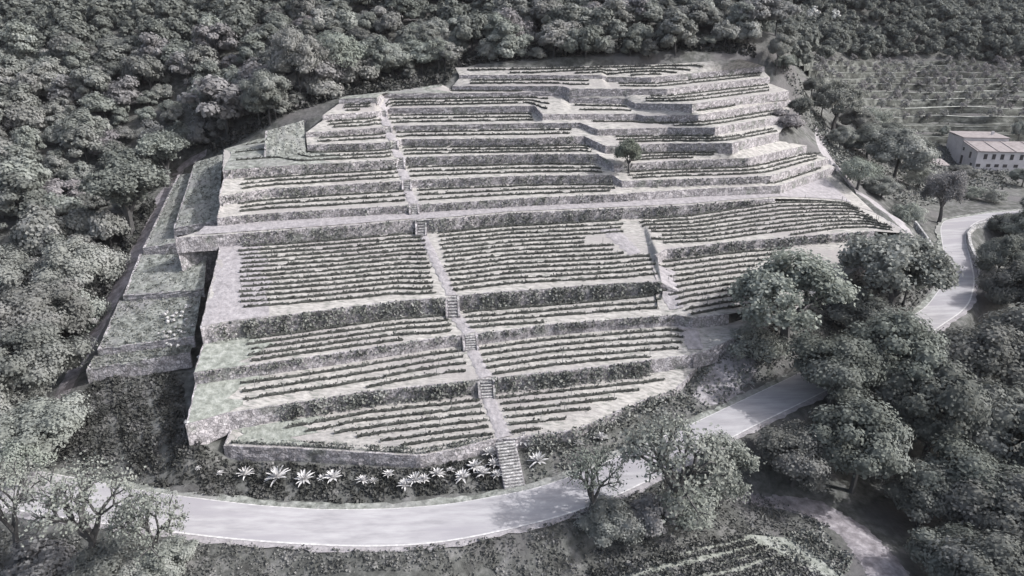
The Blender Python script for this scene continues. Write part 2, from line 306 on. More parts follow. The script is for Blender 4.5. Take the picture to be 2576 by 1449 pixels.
def ground(x, y):
    """final ground: hillside, levelled for the road, sunk under the terraces"""
    x = np.asarray(x, float); y = np.asarray(y, float)
    z = T0(x, y)
    q = np.stack([x.ravel(), y.ravel()], 1)
    zz = z.ravel().copy()
    for i in range(0, len(q), 20000):
        s = q[i:i+20000]; d = np.linalg.norm(s[:, None]-RC[None, :, :2], axis=2); j = d.argmin(1); dm = d[np.arange(len(s)), j]
        t = np.clip((dm-RW[j]-0.3)/3.0, 0, 1); t = t*t*(3-2*t)
        zz[i:i+20000] = (RC[j, 2]-0.08)*(1-t)+zz[i:i+20000]*t
    zz += .12*wob(q[:, 0]*.5, q[:, 1]*.5)*0
    # under the terraces
    for k in range(NB):
        F, B = LN[k], LN[k+1]
        X = q[:, 0]; lo = min(fx0(k), bx0(k)); hi = max(F.X[-1], B.X[-1])
        m = (X > lo-6) & (X < hi+2) & (q[:, 1] > fy(F, X)+.0) & (q[:, 1] < fy(B, X)+1.2)
        inside = np.ones(len(X), bool)
        # left and right edges are straight lines between the ends of neighbouring walls
        yb0 = float(fy(B, bx0(k))); tt = np.clip((q[:, 1]-F.Y[0])/max(yb0-F.Y[0], .5), 0, 1); xl = fx0(k)+(bx0(k)-fx0(k))*tt
        t2 = np.clip((q[:, 1]-F.Y[-1])/max(B.Y[-1]-F.Y[-1], .5), 0, 1); xr = F.X[-1]+(B.X[-1]-F.X[-1])*t2
        m &= (X > xl+.5) & (X < xr+.3)
        bz = bench_z(k, X, q[:, 1])
        zz[m] = np.minimum(zz[m], bz[m]-.9)
    return zz.reshape(x.shape)
def gpoint(px, py):
    """where the view line through a picture spot meets the ground"""
    r = np.array(ray(px, py)); ts = np.arange(30, 330, .5)*S
    P = np.array([0, 0, CAMH*S])+ts[:, None]*r[None]
    gz = ground(P[:, 0], P[:, 1]); b = np.where(P[:, 2] < gz)[0]
    i = b[0] if len(b) else len(ts)-1
    p = P[i]; return (float(p[0]), float(p[1]), float(ground(p[0], p[1])))
def allz(x, y):
    """height of whatever ground is on top at x,y (terraces included)"""
    for k in range(NB):
        F, B = LN[k], LN[k+1]
        if max(F.X[0], B.X[0]) <= x <= min(F.X[-1], B.X[-1]) and fy(F, x) <= y <= fy(B, x): return float(bench_z(k, x, y))
    return float(T0(x, y))

# ---------------------------------------------------------------- build the ground sheet
ax = np.unique(np.r_[np.linspace(-700, -170, 20), np.arange(-170, 260, 1.6), np.linspace(260, 800, 20)])
ay = np.unique(np.r_[np.linspace(-150, 20, 10), np.arange(20, 330, 1.6), np.linspace(330, 900, 20)])
GX, GY = np.meshgrid(ax, ay); GZ = ground(GX, GY)
GZ += .10*wob(GX*.45, GY*.45, 3)*np.clip((np.abs(GZ*0+1)), 0, 1)*0
V = np.stack([GX, GY, GZ], 2).reshape(-1, 3); nx, ny = len(ax), len(ay)
ii = np.arange(nx*ny).reshape(ny, nx)
F4 = np.stack([ii[:-1, :-1], ii[:-1, 1:], ii[1:, 1:], ii[1:, :-1]], 2).reshape(-1, 4)
tag(obj('ground', mesh('ground', V, F4, M['scrub'], smooth=True)), kind='structure')

# ---------------------------------------------------------------- terrace surfaces
def strip_mesh(name, A, B, nv, m, kind='structure', jitter=0.0, lift=0.0, curve=None):
    A = np.array(A); B = np.array(B); n = len(A); rows = []
    for j in range(nv+1):
        t = j/nv; R = A*(1-t)+B*t
        R = R.copy(); 
        if jitter: R[:, 2] += jitter*wob(R[:, 0]*.8, R[:, 1]*.8, 5)*(0 if j in (0, nv) else 1)
        R[:, 2] += lift; rows.append(R)
    V = np.concatenate(rows); ii = np.arange((nv+1)*n).reshape(nv+1, n)
    F4 = np.stack([ii[:-1, :-1], ii[:-1, 1:], ii[1:, 1:], ii[1:, :-1]], 2).reshape(-1, 4)
    return tag(obj(name, mesh(name, V, F4, m, smooth=True)), kind=kind)
TW = 0.2*S   # wall thickness
for k in range(NB):
    F, B = LN[k], LN[k+1]; n = 320; u = np.linspace(0, 1, n)
    lo_, hi_ = max(fx0(k), bx0(k))+1, min(F.X[-1], B.X[-1])-1; kn = [0, .05, .93, 1]
    xf = np.interp(u, kn, [fx0(k), lo_, hi_, F.X[-1]]); xb = np.interp(u, kn, [bx0(k), lo_, hi_, B.X[-1]])
    A = np.stack([xf, fy(F, xf)+TW*.35, fz(F, xf)+.0], 1); Bb = np.stack([xb, fy(B, xb)+TW*.3, fz(B, xb)-fh(B, xb)], 1)
    strip_mesh('terrace_ground', A, Bb, 14 if k == 3 else 7, M['vineyard'], jitter=.07)

# ---------------------------------------------------------------- dry stone walls
def wall_obj(pts, hs, name, label, cat, m, thick=TW, cap=.0, deep=.5, group=None, rough=.07, parent=None):
    """pts: top edge (front) in metres; hs wall heights"""
    P = np.array(pts); seg = np.r_[0, np.cumsum(np.linalg.norm(np.diff(P[:, :2], axis=0), axis=1))]
    n = max(2, int(seg[-1]/.8)); t = np.unique(np.r_[np.linspace(0, seg[-1], n), seg])
    X = np.interp(t, seg, P[:, 0]); Y = np.interp(t, seg, P[:, 1]); Z = np.interp(t, seg, P[:, 2]); Hh = np.interp(t, seg, hs)
    D = np.gradient(np.stack([X, Y], 1), axis=0); ln = np.linalg.norm(D, axis=1)+1e-6; N2 = np.stack([-D[:, 1], D[:, 0]], 1)/ln[:, None]
    n = len(t); V = []
    topj = cap+.05*wob(t*1.3, t*.0, 2)+.06*rng.random(n)
    lev = [(-deep, 0), (.25, 0), (.5, 0), (.75, 0), (1, 0), (1, 1)]
    rows = []
    for j, (lv, bk) in enumerate(lev):
        if j == 0: z = Z-Hh-deep; 
        else: z = Z-Hh+(Hh+topj)*lv
        batter = .10*(1-max(lv, 0))*Hh
        jit = rough*(rng.random(n)-.5)*2 if not bk else rng.random(n)*.1
        off = -batter+jit+(thick if bk else 0)
        rows.append(np.stack([X+N2[:, 0]*off, Y+N2[:, 1]*off, z], 1))
    rows.append(rows[-1]*[1, 1, 0]+np.stack([X*0, X*0, Z-Hh-deep], 1))
    V = np.concatenate(rows); r = len(rows); ii = np.arange(r*n).reshape(r, n)
    F4 = np.stack([ii[:-1, :-1], ii[:-1, 1:], ii[1:, 1:], ii[1:, :-1]], 2).reshape(-1, 4).tolist()
    F4.append([int(v) for v in ii[::-1, 0]]); F4.append([int(v) for v in ii[:, -1]])
    return tag(obj(name, mesh(name, V, F4, m), parent), label, cat, group)
ORD = ['lowest', 'second', 'third', 'fourth', 'fifth', 'sixth', 'seventh', 'eighth', 'ninth', 'tenth', 'eleventh', 'twelfth', 'thirteenth', 'topmost']
WL = ['lowest grey dry-stone retaining wall, bulging towards the agaves and the road', 'second retaining wall up from the road, pale corner stone at its left end',
      'third retaining wall up from the road, thin and running below the second flight of steps', 'fourth retaining wall up from the road, tall weedy bank at the foot of the widest field',
      'fifth retaining wall up, above the widest field, with rounded left end', 'sixth retaining wall up from the road, above the pale empty track', 'seventh retaining wall up from the road, below the lone small tree',
      'eighth retaining wall up from the road, its kink just left of the lone small tree', 'ninth retaining wall up from the road, ending at the upper left grass platform', 'tenth retaining wall up from the road',
      'eleventh retaining wall up from the road, with a double kink', 'twelfth retaining wall up from the road, stepping down twice to the right', 'second highest retaining wall, low on the left and pale on the right', 'highest retaining wall of the terraced hill, just below the top vine strip']
PATHX = {}
for k in range(NB):
    L = LN[k]; s = L.nlead
    e_ = len(L.X)-L.ntail; pts = list(zip(L.X[s:e_], L.Y[s:e_], L.Z[s:e_])); hs = list(L.H[s:e_])
    if k == 3:
        # two built stretches with the sloping path between them
        c0 = 9
        wall_obj(pts[:c0], hs[:c0], 'retaining_wall', WL[3], 'stone wall', M['stone'], group='dry-stone terrace walls')
        wall_obj(pts[c0:], hs[c0:], 'retaining_wall', 'weedy retaining wall right of the diagonal dirt path, halfway up the right-hand rows', 'stone wall', M['stone'], group='dry-stone terrace walls')
    else:
        wall_obj(pts, hs, 'retaining_wall', WL[k], 'stone wall', M['stone'], group='dry-stone terrace walls')
# side walls closing the terraces on the left
def side(points, drop, label, m='stone'):
    P = [tuple(p) for p in points]
    wall_obj(P, drop, 'side_wall', label, 'stone wall', M[m], thick=-TW*.8, deep=.6, cap=.02, group='side walls of the terraces')
def Lp(k, s=None): 
    L = LN[k]; i = L.nlead if s is None else s
    return (L.X[i], L.Y[i]-.05, L.Z[i])
def Bp(k): # foot of wall k at its left end
    L = LN[k]; i = 0; return (L.X[i], L.Y[i], L.Z[i]-L.H[i])
def edge(ks, first=None):
    out = []; 
    for k in ks:
        b = Bp(k); l = (LN[k].X[0], LN[k].Y[0]+.02, LN[k].Z[0])
        if k != ks[0]: out.append(b)
        out.append(l)
    return out
def side_run(ks, label, extra=()):
    E = edge(ks)+list(extra)
    hs = [max(.3, p[2]-float(T0(p[0]-1.0, p[1]))+.3) for p in E]
    side(E, hs, label)
side_run([0], 'short left end wall closing the lowest terrace', [(BSTART[0], float(fy(LN[1], BSTART[0]))-.15, float(fz(LN[1], BSTART[0])-fh(LN[1], BSTART[0])))])
side_run([1, 2, 3], 'long shaded side wall on the left of the lower vine fields', [(BSTART[3], float(fy(LN[4], BSTART[3]))-.1, float(fz(LN[4], BSTART[3])-fh(LN[4], BSTART[3])))])
side_run([4, 5], 'rounded left end wall of the pale empty track')
side_run([5, 6, 7, 8], 'shaded side wall on the left between the rounded corner and the forest')
def world_on(k, px, py):
    """point on terrace k seen at px,py"""
    r = np.array(ray(px, py)); ts = np.arange(50, 160, .1)*S; P = np.array([0, 0, CAMH*S])+ts[:, None]*r
    z = bench_z(k, P[:, 0], P[:, 1]); i = np.argmax(P[:, 2] < z); return P[i]
for k in (0, 1, 2, 3):
    F, B = LN[k], LN[k+1]; ps = [(F.X[-1], F.Y[-1], F.Z[-1]), ((F.X[-1]+B.X[-1])/2, (F.Y[-1]+B.Y[-1])/2, (F.Z[-1]+B.Z[-1]-B.H[-1])/2), (B.X[-1], B.Y[-1], B.Z[-1]-B.H[-1])]
    hs = [max(.4, p[2]-float(T0(p[0]+.8, p[1]))+.5) for p in ps]
    wall_obj(ps, hs, 'side_wall', f'short side wall closing the right end of the {["lowest","second","third","widest","","sixth","seventh","eighth","ninth","tenth","eleventh","twelfth","thirteenth","topmost"][k]} terrace', 'stone wall', M['stone'], thick=.3, group='side walls of the terraces')
# ---------------------------------------------------------------- raised grass platforms and lower left terraces
def slab(name, pts, walls, label, m='grass', n=10, drop=2.0, cap=.05):
    """pts: 4 survey corners front-left, front-right, back-right, back-left; walls: which sides get a wall"""
    P = [np.array(p) if abs(p[1]) < 300 and isinstance(p[0], np.floating) else np.array(U(*p)) for p in pts]
    A = [P[0]*(1-t)+P[1]*t for t in np.linspace(0, 1, n+1)]; B = [P[3]*(1-t)+P[2]*t for t in np.linspace(0, 1, n+1)]
    A = resamp(A, 30); B = resamp(B, 30); A[:, 1] += .22*wob(A[:, 0]*.9, A[:, 1], 3); B[:, 1] += .3*wob(B[:, 0]*.9, B[:, 1], 4)
    A[0, 0] += .1; strip_mesh('terrace_ground', A, B, n, M[m], jitter=.16)
    for side_name, (i, j) in (('f', (0, 1)), ('l', (3, 0))):
        if side_name in walls:
            d = walls[side_name]
            wall_obj([P[i], (P[i]+P[j])/2, P[j]], [d[0]*S, (d[0]+d[1])*S/2, d[1]*S], 'retaining_wall', d[2], 'stone wall', M['stone'], group='low walls left of the vineyard', cap=cap)
_f = [world_on(7, 664, 396), world_on(7, 770, 390)]
slab('platform', [tuple(_f[0]), tuple(_f[1]), (764,302,26.4), (668,330,25.2)], {'l': (1.2, 1.4, 'short dark wall at the left of the upper square grass platform')}, '')
slab('platform', [(217,931,5.6),(478,888,7.0),(484,868,7.6),(238,896,6.2)], {'f': (1.3, 1.3, 'isolated low stone wall at the lower left, below the sloping grass'), 'l': (1.2, .8, 'broken end of the isolated low stone wall beside the dirt path')}, '')
slab('platform', [(246,880,7.0),(488,848,8.4),(508,735,9.9),(300,757,8.9)], {'f': (.7, .8, 'crumbled stone step across the lower left grass slope'), 'l': (1.3, 1.0, 'low stone edge between the lower left grass slope and the dirt path')}, '')
slab('platform', [(310,745,9.6),(512,728,10.6),(520,640,12.4),(352,640,11.9)], {'f': (.6, .6, 'rubble ledge in the middle of the left grass slope'), 'l': (1.0, 1.0, 'stone edge along the dirt path beside the middle left grass')}, '')
slab('platform', [(360,625,12.7),(470,608,13.6),(510,430,18.5),(448,440,17.6)], {'f': (.9, 1.2, 'short wall at the near end of the narrow grass strip by the forest'), 'l': (.9, 1.0, 'stone edge of the narrow lit grass strip by the forest')}, '')
slab('platform', [(437,575,15.0),(548,556,15.9),(560,388,20.8),(490,408,19.6)], {'f': (.6, .9, 'rough low wall before the shaded grass strip'), 'l': (1.3, 1.0, 'dark wall on the left of the shaded grass strip')}, '')

# ---------------------------------------------------------------- road, tracks
def sheet(name, A, B, nv, m, lift, kind='structure'):
    A = np.array(A); B = np.array(B); rows = []
    for j in range(nv+1):
        t = j/nv; R = A*(1-t)+B*t; rows.append(R+[0, 0, lift])
    V = np.concatenate(rows); nn = len(A); ii = np.arange((nv+1)*nn).reshape(nv+1, nn)
    F4 = np.stack([ii[:-1, :-1], ii[:-1, 1:], ii[1:, 1:], ii[1:, :-1]], 2).reshape(-1, 4)
    return tag(obj(name, mesh(name, V, F4, m, smooth=True)), kind=kind)
sheet('road', ROADL, ROADU, 6, M['road'], 0.05)
dv = (ROADU-ROADL); dv /= np.linalg.norm(dv[:, :2], axis=1)[:, None]; dv[:, 2] = 0
sheet('road_edge', ROADL-dv*.10, ROADL+dv*.14, 1, M['line'], 0.06)
sheet('road_edge', ROADU-dv*.10, ROADU+dv*.02, 1, M['line'], 0.06)
Vg = ROADU+dv*.02; sheet('grass_verge', Vg+dv*.0, Vg+dv*(.9+.35*wob(np.arange(NR)*.35, np.arange(NR)*.1, 2))[:, None]+[0, 0, .12], 3, M['grass'], .045)
sheet('road_shoulder', ROADL-dv*(.8+.35*wob(np.arange(NR)*.4, np.arange(NR)*.13, 5))[:, None]-[0, 0, .1], ROADL-dv*.12, 2, M['dirt'], .045)
def bench_patch(k, u0, u1, t0, t1, m, lift=.05):
    F, B = LN[k], LN[k+1]; n_ = 40; A, Bb = [], []; rows = []
    for t in np.linspace(t0, t1, 8):
        xl = fx0(k)+(bx0(k)-fx0(k))*t; xr = F.X[-1]+(B.X[-1]-F.X[-1])*t; e0 = u0 if u0 <= 0.01 else u0+.02*wob(np.array(t*25), np.array(k*3.), 1); e1 = u1+.035*float(wob(np.array(t*21.), np.array(k*2.), 6))
        x = xl+(xr-xl)*np.linspace(float(e0), e1, n_); y0 = fy(F, x)+TW; y1 = fy(B, x)-.05; y = y0+(y1-y0)*t; rows.append(np.stack([x, y, bench_z(k, x, y)+lift], 1))
    V = np.concatenate(rows); ii = np.arange(8*n_).reshape(8, n_)
    tag(obj('grass_patch', mesh('grass_patch', V, np.stack([ii[:-1, :-1], ii[:-1, 1:], ii[1:, 1:], ii[1:, :-1]], 2).reshape(-1, 4), m, smooth=True)), kind='structure')
bench_patch(7, 0.0, .17, 0, 1, M['grass']); bench_patch(11, 0.0, .2, 0, 1, M['grass']); bench_patch(2, 0, .06, 0, 1, M['dry_grass']); bench_patch(1, 0, .06, 0, 1, M['dry_grass']); bench_patch(3, 0, .055, 0, 1, M['dirt']); bench_patch(0, .03, .16, .05, .9, M['dry_grass'])
def drape(name, pts, width, m, lift=.06, rag=.25):
    """a track following picture points over the hillside"""
    P = smooth(resamp([p if len(p) == 4 else gpoint(*p) for p in pts], 70), 4)
    D = np.gradient(P[:, :2], axis=0); D /= np.linalg.norm(D, axis=1)[:, None]; Nn = np.stack([-D[:, 1], D[:, 0]], 1)
    wd = np.interp(np.linspace(0, 1, len(P)), np.linspace(0, 1, len(width)), width)*S/2
    rows = []
    for j in range(9):
        q = (j/8*2-1); rr = wd*(1+rag*wob(np.arange(len(P))*.9, q*3, 1)*(abs(q) > .9))
        x = P[:, 0]+Nn[:, 0]*q*rr; y = P[:, 1]+Nn[:, 1]*q*rr; rows.append(np.stack([x, y, ground(x, y)+lift-.12*abs(q)**6], 1))
    V = np.concatenate(rows); nn = len(P); ii = np.arange(9*nn).reshape(9, nn)
    F4 = np.stack([ii[:-1, :-1], ii[:-1, 1:], ii[1:, 1:], ii[1:, :-1]], 2).reshape(-1, 4)
    return tag(obj(name, mesh(name, V, F4, m, smooth=True)), kind='structure')
drape('dirt_track', [(150,1010),(190,930),(240,840),(285,750),(330,670),(375,560),(420,480),(455,420),(520,385)], [2.4,2.6,3.2,3.0,2.6,2.4,2.0], M['dark_dirt'])
drape('dirt_track', [(1850,1250),(1960,1268),(2060,1290),(2150,1345),(2225,1430),(2270,1520)], [1.6,2.4,3.4,4.2,4.6], M['dark_dirt'])
drape('dirt_clearing', [(1760,1010),(1830,960),(1870,900),(1850,860),(1830,840)], [2.5,4.5,5,4,2], M['dirt'])
drape('dirt_clearing', [(2150,480),(2200,510),(2260,560),(2310,620),(2340,680)], [2.5,3.0,3.2,2.4,1.6], M['dirt'])
drape('dirt_clearing', [(2060,330),(2080,400),(2100,440),(2140,470)], [2.5,3,3,2.4], M['dirt'])

# ---------------------------------------------------------------- leaf scatter helper
def quads(P, Nrm, size, aspect=1.0, curl=None):
    """square leaf clumps at points P facing Nrm"""
    n = len(P); Nrm = Nrm/(np.linalg.norm(Nrm, axis=1)[:, None]+1e-9)
    R = rng.normal(size=(n, 3)); Uu = np.cross(Nrm, R); Uu /= np.linalg.norm(Uu, axis=1)[:, None]+1e-9; Vv = np.cross(Nrm, Uu)
    s = size if np.ndim(size) else np.full(n, size); s = s[:, None]/2
    a = P-Uu*s*aspect-Vv*s*.6; b = P+Uu*s*.5*aspect-Vv*s; cc_ = P+Uu*s*aspect+Vv*s*.7; d = P-Uu*s*.4*aspect+Vv*s
    return np.stack([a, b, cc_, d], 1).reshape(-1, 3)
def leaf_mesh(name, P, Nrm, size, m, aspect=1.0):
    V = quads(P, Nrm, size, aspect); return mesh(name, V, np.arange(len(V)).reshape(-1, 4), m)
def rdir(n):
    v = rng.normal(size=(n, 3)); return v/np.linalg.norm(v, axis=1)[:, None]

# ---------------------------------------------------------------- vine rows
PT = [(955,240),(963,284),(975,321),(992,362),(1008,408),(1025,462),(1043,525),(1052,560),(1075,612),(1108,705),(1137,768),(1152,815),(1170,865),(1192,915),(1212,975),(1235,1030),(1268,1108)]
def pathx(py): return float(np.interp(py, [p[1] for p in PT], [p[0] for p in PT]))
# per terrace: (rows, spacing m, measured from 'b'ack or 'f'ront, first offset, [stretches as picture x ranges], gap at path px)
ROWS = {0: (6, 1.45, 'b', 1.8, [(800, 'p', 6), ('p', 1640, 6)]),
        1: (5, 1.55, 'b', 1.3, [(610, 'p', 5), ('p', 1715, 5)]),
        2: (5, 1.4, 'b', 1.0, [(630, 'p', 5), ('p', 1690, 5), (1728, 1900, 12)]),
        3: (14, 1.42, 'b', .75, [(605, 'p', 14), ('p', 1590, 14), (1612, 2170, 10)]),
        5: (3, 'e', 0, 0, [(600, 'p', 3), ('p', 1545, 3), (1640, 2060, 1)]),
        6: (4, 'e', 0, 0, [(610, 'p', 3), ('p', 1510, 3), (1585, 2060, 3)]),
        7: (3, 'e', 0, 0, [(590, 'p', 3), ('p', 1480, 3), (1575, 1975, 3)]),
        8: (3, 'e', 0, 0, [(800, 'p', 2), ('p', 1440, 2), (1550, 1950, 3)]),
        9: (3, 'e', 0, 0, [(830, 'p', 3), ('p', 1335, 3), (1490, 1960, 2)]),
        10: (3, 'e', 0, 0, [(870, 'p', 3), ('p', 1375, 3), (1450, 1590, 2), (1640, 1970, 2)]),
        11: (1, 'e', 0, 0, [(1130, 1400, 1), (1445, 1570, 2), (1630, 1945, 3)]),
        12: (2, 'e', 0, 0, [('1180', 1490, 2), (1555, 1910, 2)]),
        13: (4, 1.25, 'b', .8, [('1180', 1900, 7)])}
ordw = ['first', 'second', 'third', 'fourth', 'fifth', 'sixth', 'seventh', 'eighth', 'ninth', 'tenth', 'eleventh', 'twelfth', 'thirteenth', 'fourteenth', 'fifteenth']
TN = ['lowest terrace', 'second terrace up', 'third terrace up', 'widest middle field', 'fifth terrace up', 'sixth terrace up', 'seventh terrace up', 'eighth terrace up', 'ninth terrace up', 'tenth terrace up', 'eleventh terrace up', 'twelfth terrace up', 'thirteenth terrace up', 'topmost terrace']
post_m = MB(); post_m.box((0, 0, .7), (.06, .06, 1.7)); post_mesh = mesh('post', post_m.v, post_m.f, M['post'])
def x_at(k, y_of_x, px):   # world X on the row whose picture x is px
    L = LN[k]; xs = np.linspace(LN[k].X[0]-3, LN[k].X[-1]+3, 160)
    ys = y_of_x(xs); zs = bench_z(k, xs, ys)
    d = ys/S*CP-(zs/S-CAMH)*SP; pxs = 1288+FPX*(xs/S)/d
    return float(np.interp(px, pxs, xs))
def make_row(k, j, xa, xb, yfun, label, side_):
    if xb-xa < 2.0: return
    n = int((xb-xa)/.25)+2; xs = np.linspace(xa, xb, n); ys = yfun(xs)
    ok = (ys > fy(LN[k], xs)+(.75 if k < 4 else .7)) & (ys < fy(LN[k+1], xs)-.2)
    if ok.sum() < 12: return
    e = np.flatnonzero(np.diff(np.r_[0, ok.astype(int), 0])); b_i = int(np.argmax(e[1::2]-e[::2])); i0, i1 = e[2*b_i], e[2*b_i+1]-1
    if i1-i0 < 10: return
    xs, ys = xs[i0:i1+1], ys[i0:i1+1]
    ys = ys+.05*np.sin(xs*.31+j*2.1+k)+.03*np.sin(xs*.9+j)
    zs = bench_z(k, xs, ys)
    org = np.array([xs[0], ys[0], zs[0]])
    n = len(xs); hw = .08+.09*rng.random(n); hh = .2+.26*rng.random(n)
    # a few gaps where vines are missing
    for _ in range(int(n*.012)+ (1 if rng.random() < .5 else 0)):
        q = rng.integers(0, n); hh[q:q+rng.integers(2, 6)] *= .2
    Vs = []
    for dy, dz in ((-1, -.05), (-1.15, .45), (-.3, 1), (.6, .95), (1.1, .4), (1, -.05)):
        Vs.append(np.stack([xs+(rng.random(n)-.5)*.12, ys+dy*hw, zs+dz*hh], 1)-org)
    V1 = np.concatenate(Vs); ii = np.arange(6*n).reshape(6, n)
    F1 = np.stack([ii[:-1, :-1], ii[:-1, 1:], ii[1:, 1:], ii[1:, :-1]], 2).reshape(-1, 4)
    m = n*4; q = rng.integers(0, n, m)
    Pq = np.stack([xs[q]+rng.normal(size=m)*.15, ys[q]+rng.normal(size=m)*.15, zs[q]+hh[q]*(rng.random(m)*1.25)], 1)-org
    V2 = quads(Pq, rdir(m)+[0, -.2, .6], .12+.16*rng.random(m)); F2 = np.arange(len(V2)).reshape(-1, 4)+len(V1)
    o = obj('vine_row', mesh('vine_row', np.concatenate([V1, V2]), np.concatenate([F1, F2]), M['vine']), None, tuple(org))
    tag(o, label, 'vine row', 'vine rows on the terraces')
    if k <= 3:
        t = xs[0]+rng.uniform(.2, 6)
        while t < xs[-1]:
            yy = float(np.interp(t, xs, ys)); zz = float(np.interp(t, xs, zs))
            obj('post', post_mesh, o, (t-org[0], yy-org[1], zz-org[2])); t += 6.5 if k < 3 else 8.5
sidew = ['left', 'centre', 'right', 'far right']
for k, (nr, sp, ref, off0, segs) in ROWS.items():
    for si, (a, b, cnt) in enumerate(segs):
        a = float(a) if isinstance(a, str) and a != 'p' else a
        for j in range(cnt):
            B = LN[k+1]; F = LN[k]
            o = off0+(j*sp if sp != 'e' else 0)
            bx, by = B.X.copy(), B.Y.copy()
            if k == 2 and si < 2: sel = bx < U(1674, 709, 10.53)[0]+.2; bx, by = bx[sel], by[sel]
            elif k == 2: sel = bx > U(1670, 628, 12.3)[0]-.3; bx, by = bx[sel], by[sel]; bx = np.r_[bx[0]-8, bx]; by = np.r_[by[0]-8*(by[1]-by[0])/(bx[2]-bx[1]), by]
            yf = (lambda xs, bx=bx, by=by, o=o: np.interp(xs, bx, by)-o)
            if sp == 'e':
                yf = (lambda xs, F=F, B=B, j=j, cnt=cnt: fy(B, xs)-(fy(B, xs)-fy(F, xs))*(j+.62)/(cnt+.55))
            # smooth the corner bends of the wall in the row line
            yfs = (lambda xs, yf=yf: (yf(xs-1.2)+yf(xs)+yf(xs+1.2))/3)
            ymid = proj((0, float(yfs(np.array([-3.0]))[0]), float(fz(F, -3))))[1]
            pc = pathx(ymid); gap = np.interp(ymid, [240, 430, 560, 1050], [9, 13, 18, 25])
            # rows start and stop a little unevenly
            A_ = pc+gap+rng.uniform(-2, 4) if a == 'p' else a+rng.uniform(-6, 10)
            B_ = pc-gap+rng.uniform(-4, 2) if b == 'p' else b+rng.uniform(-14, 8)
            if k == 3 and si == 1:
                if j in (4, 5): B_ -= 120
                if j in (6, 7, 8): B_ -= 60
                B_ += (j-4)*8
            if k == 3 and si == 2: A_ += j*5+rng.uniform(-8, 25); B_ += 14*j-30
            if k == 0 and si == 0: A_ = 720+j*58+rng.uniform(-10, 10)
            if k == 0 and si == 1: B_ = 1670-j*62
            if k == 2 and si == 2: A_ += (j-10)*11; B_ = 1990 if j < 3 else 1900
            xa, xb = x_at(k, yfs, A_), x_at(k, yfs, B_)
            where = {0: 'left of the stepped path', 1: 'right of the stepped path', 2: 'on the right-hand part', 3: 'on the far right part'}[si if k < 11 else si+1]
            make_row(k, j, xa, xb, yfs, f'{ordw[j]} vine row from the back, {TN[k]}, {where}', si)

# ---------------------------------------------------------------- the stepped path: dirt strip and flights of steps
ptop = [(1268,1108),(1222,950+4),(1182,838),(1137,745),(1058,553),(1040,512),(1022,455),(1006,400),(990,356),(974,320),(962,277),(956,243)]
def path_seg(k, pa, pb, wa, wb, m='dirt', lift=.045, rag=.3, name='dirt_path'):
    A = np.array(pa) if len(pa) == 3 else world_on(k, *pa); B = np.array(pb) if len(pb) == 3 else world_on(k, *pb); n = max(8, int(np.linalg.norm(B-A)/.5)); t = np.linspace(0, 1, n)
    C_ = A*(1-t[:, None])+B*t[:, None]; D = (B-A)[:2]; D = D/np.linalg.norm(D); Nn = np.array([-D[1], D[0]]); wd = (wa*(1-t)+wb*t)/2
    rows = []
    for j in range(7):
        q = j/6*2-1; rr = wd*q*(1+rag*wob(t*n*.9, q*4+k, k)*(abs(q) > .9))
        x = C_[:, 0]+Nn[0]*rr; y = C_[:, 1]+Nn[1]*rr; rows.append(np.stack([x, y, bench_z(k, x, y)+lift+(.05 if abs(q) < .9 else -.02)], 1))
    V = np.concatenate(rows); ii = np.arange(7*n).reshape(7, n)
    F4 = np.stack([ii[:-1, :-1], ii[:-1, 1:], ii[1:, 1:], ii[1:, :-1]], 2).reshape(-1, 4)
    tag(obj(name, mesh(name, V, F4, M[m], smooth=True)), kind='structure')
PX = {}
for k in range(0, 11):
    pa = ptop[k]; L = LN[k]; d_ = L.Y/S*CP-(L.Z/S-CAMH)*SP; px_ = 1288+FPX*(L.X/S)/d_; PX[k] = float(np.interp(pa[0], px_[L.nlead:], L.X[L.nlead:]))
for k in range(0, 11):
    F, B = LN[k], LN[k+1]; xa, xb = PX[k], PX.get(k+1, PX[k])
    a = (xa, float(fy(F, xa))+.3, float(bench_z(k, xa, fy(F, xa)+.3))); b = (xb, float(fy(B, xb))-.2, float(bench_z(k, xb, fy(B, xb)-.2)))
    pa, pb = proj(a), proj(b); wdt = 1.9 if k != 3 else 1.6
    path_seg(k, a, b, wdt, wdt*.9)
# diagonal dirt path on the right
for k, pts in ((3, [(1530,575),(1600,640)]), (2, [(1680,735),(1702,778)]), (1, [(1725,812),(1750,880)])):
    for i in range(len(pts)-1): path_seg(k, pts[i+1], pts[i], 2.4, 3.0 if k < 3 else 3.6)
Xk = float(LN[3].X[9]); ys_ = np.linspace(float(LN[3].Y[8])+.5, float(LN[3].Y[9])-.3, 24)
RA = np.stack([Xk-.9+.2*wob(ys_, ys_, 2), ys_, np.array([float(bench_z(3, Xk-.9, y)) for y in ys_])+.05], 1); RB = np.stack([Xk+3.0+.5*wob(ys_, ys_*.5, 4), ys_-.4, np.array([float(bench_z(2, Xk+3.0, y-.4)) for y in ys_])+.06], 1)
sheet('dirt_path', RB, RA, 6, M['dirt'], .03)
wall_obj([tuple(RA[0]+[-.3, -.1, -.05]), tuple((RA[0]+RB[0])/2+[0, -.1, -.05]), tuple(RB[0]+[.3, -.1, -.05])], [2.6, 1.7, .5], 'retaining_wall', 'short wing wall where the diagonal dirt path passes the end of the fourth wall', 'stone wall', M['stone'], group='dry-stone terrace walls')
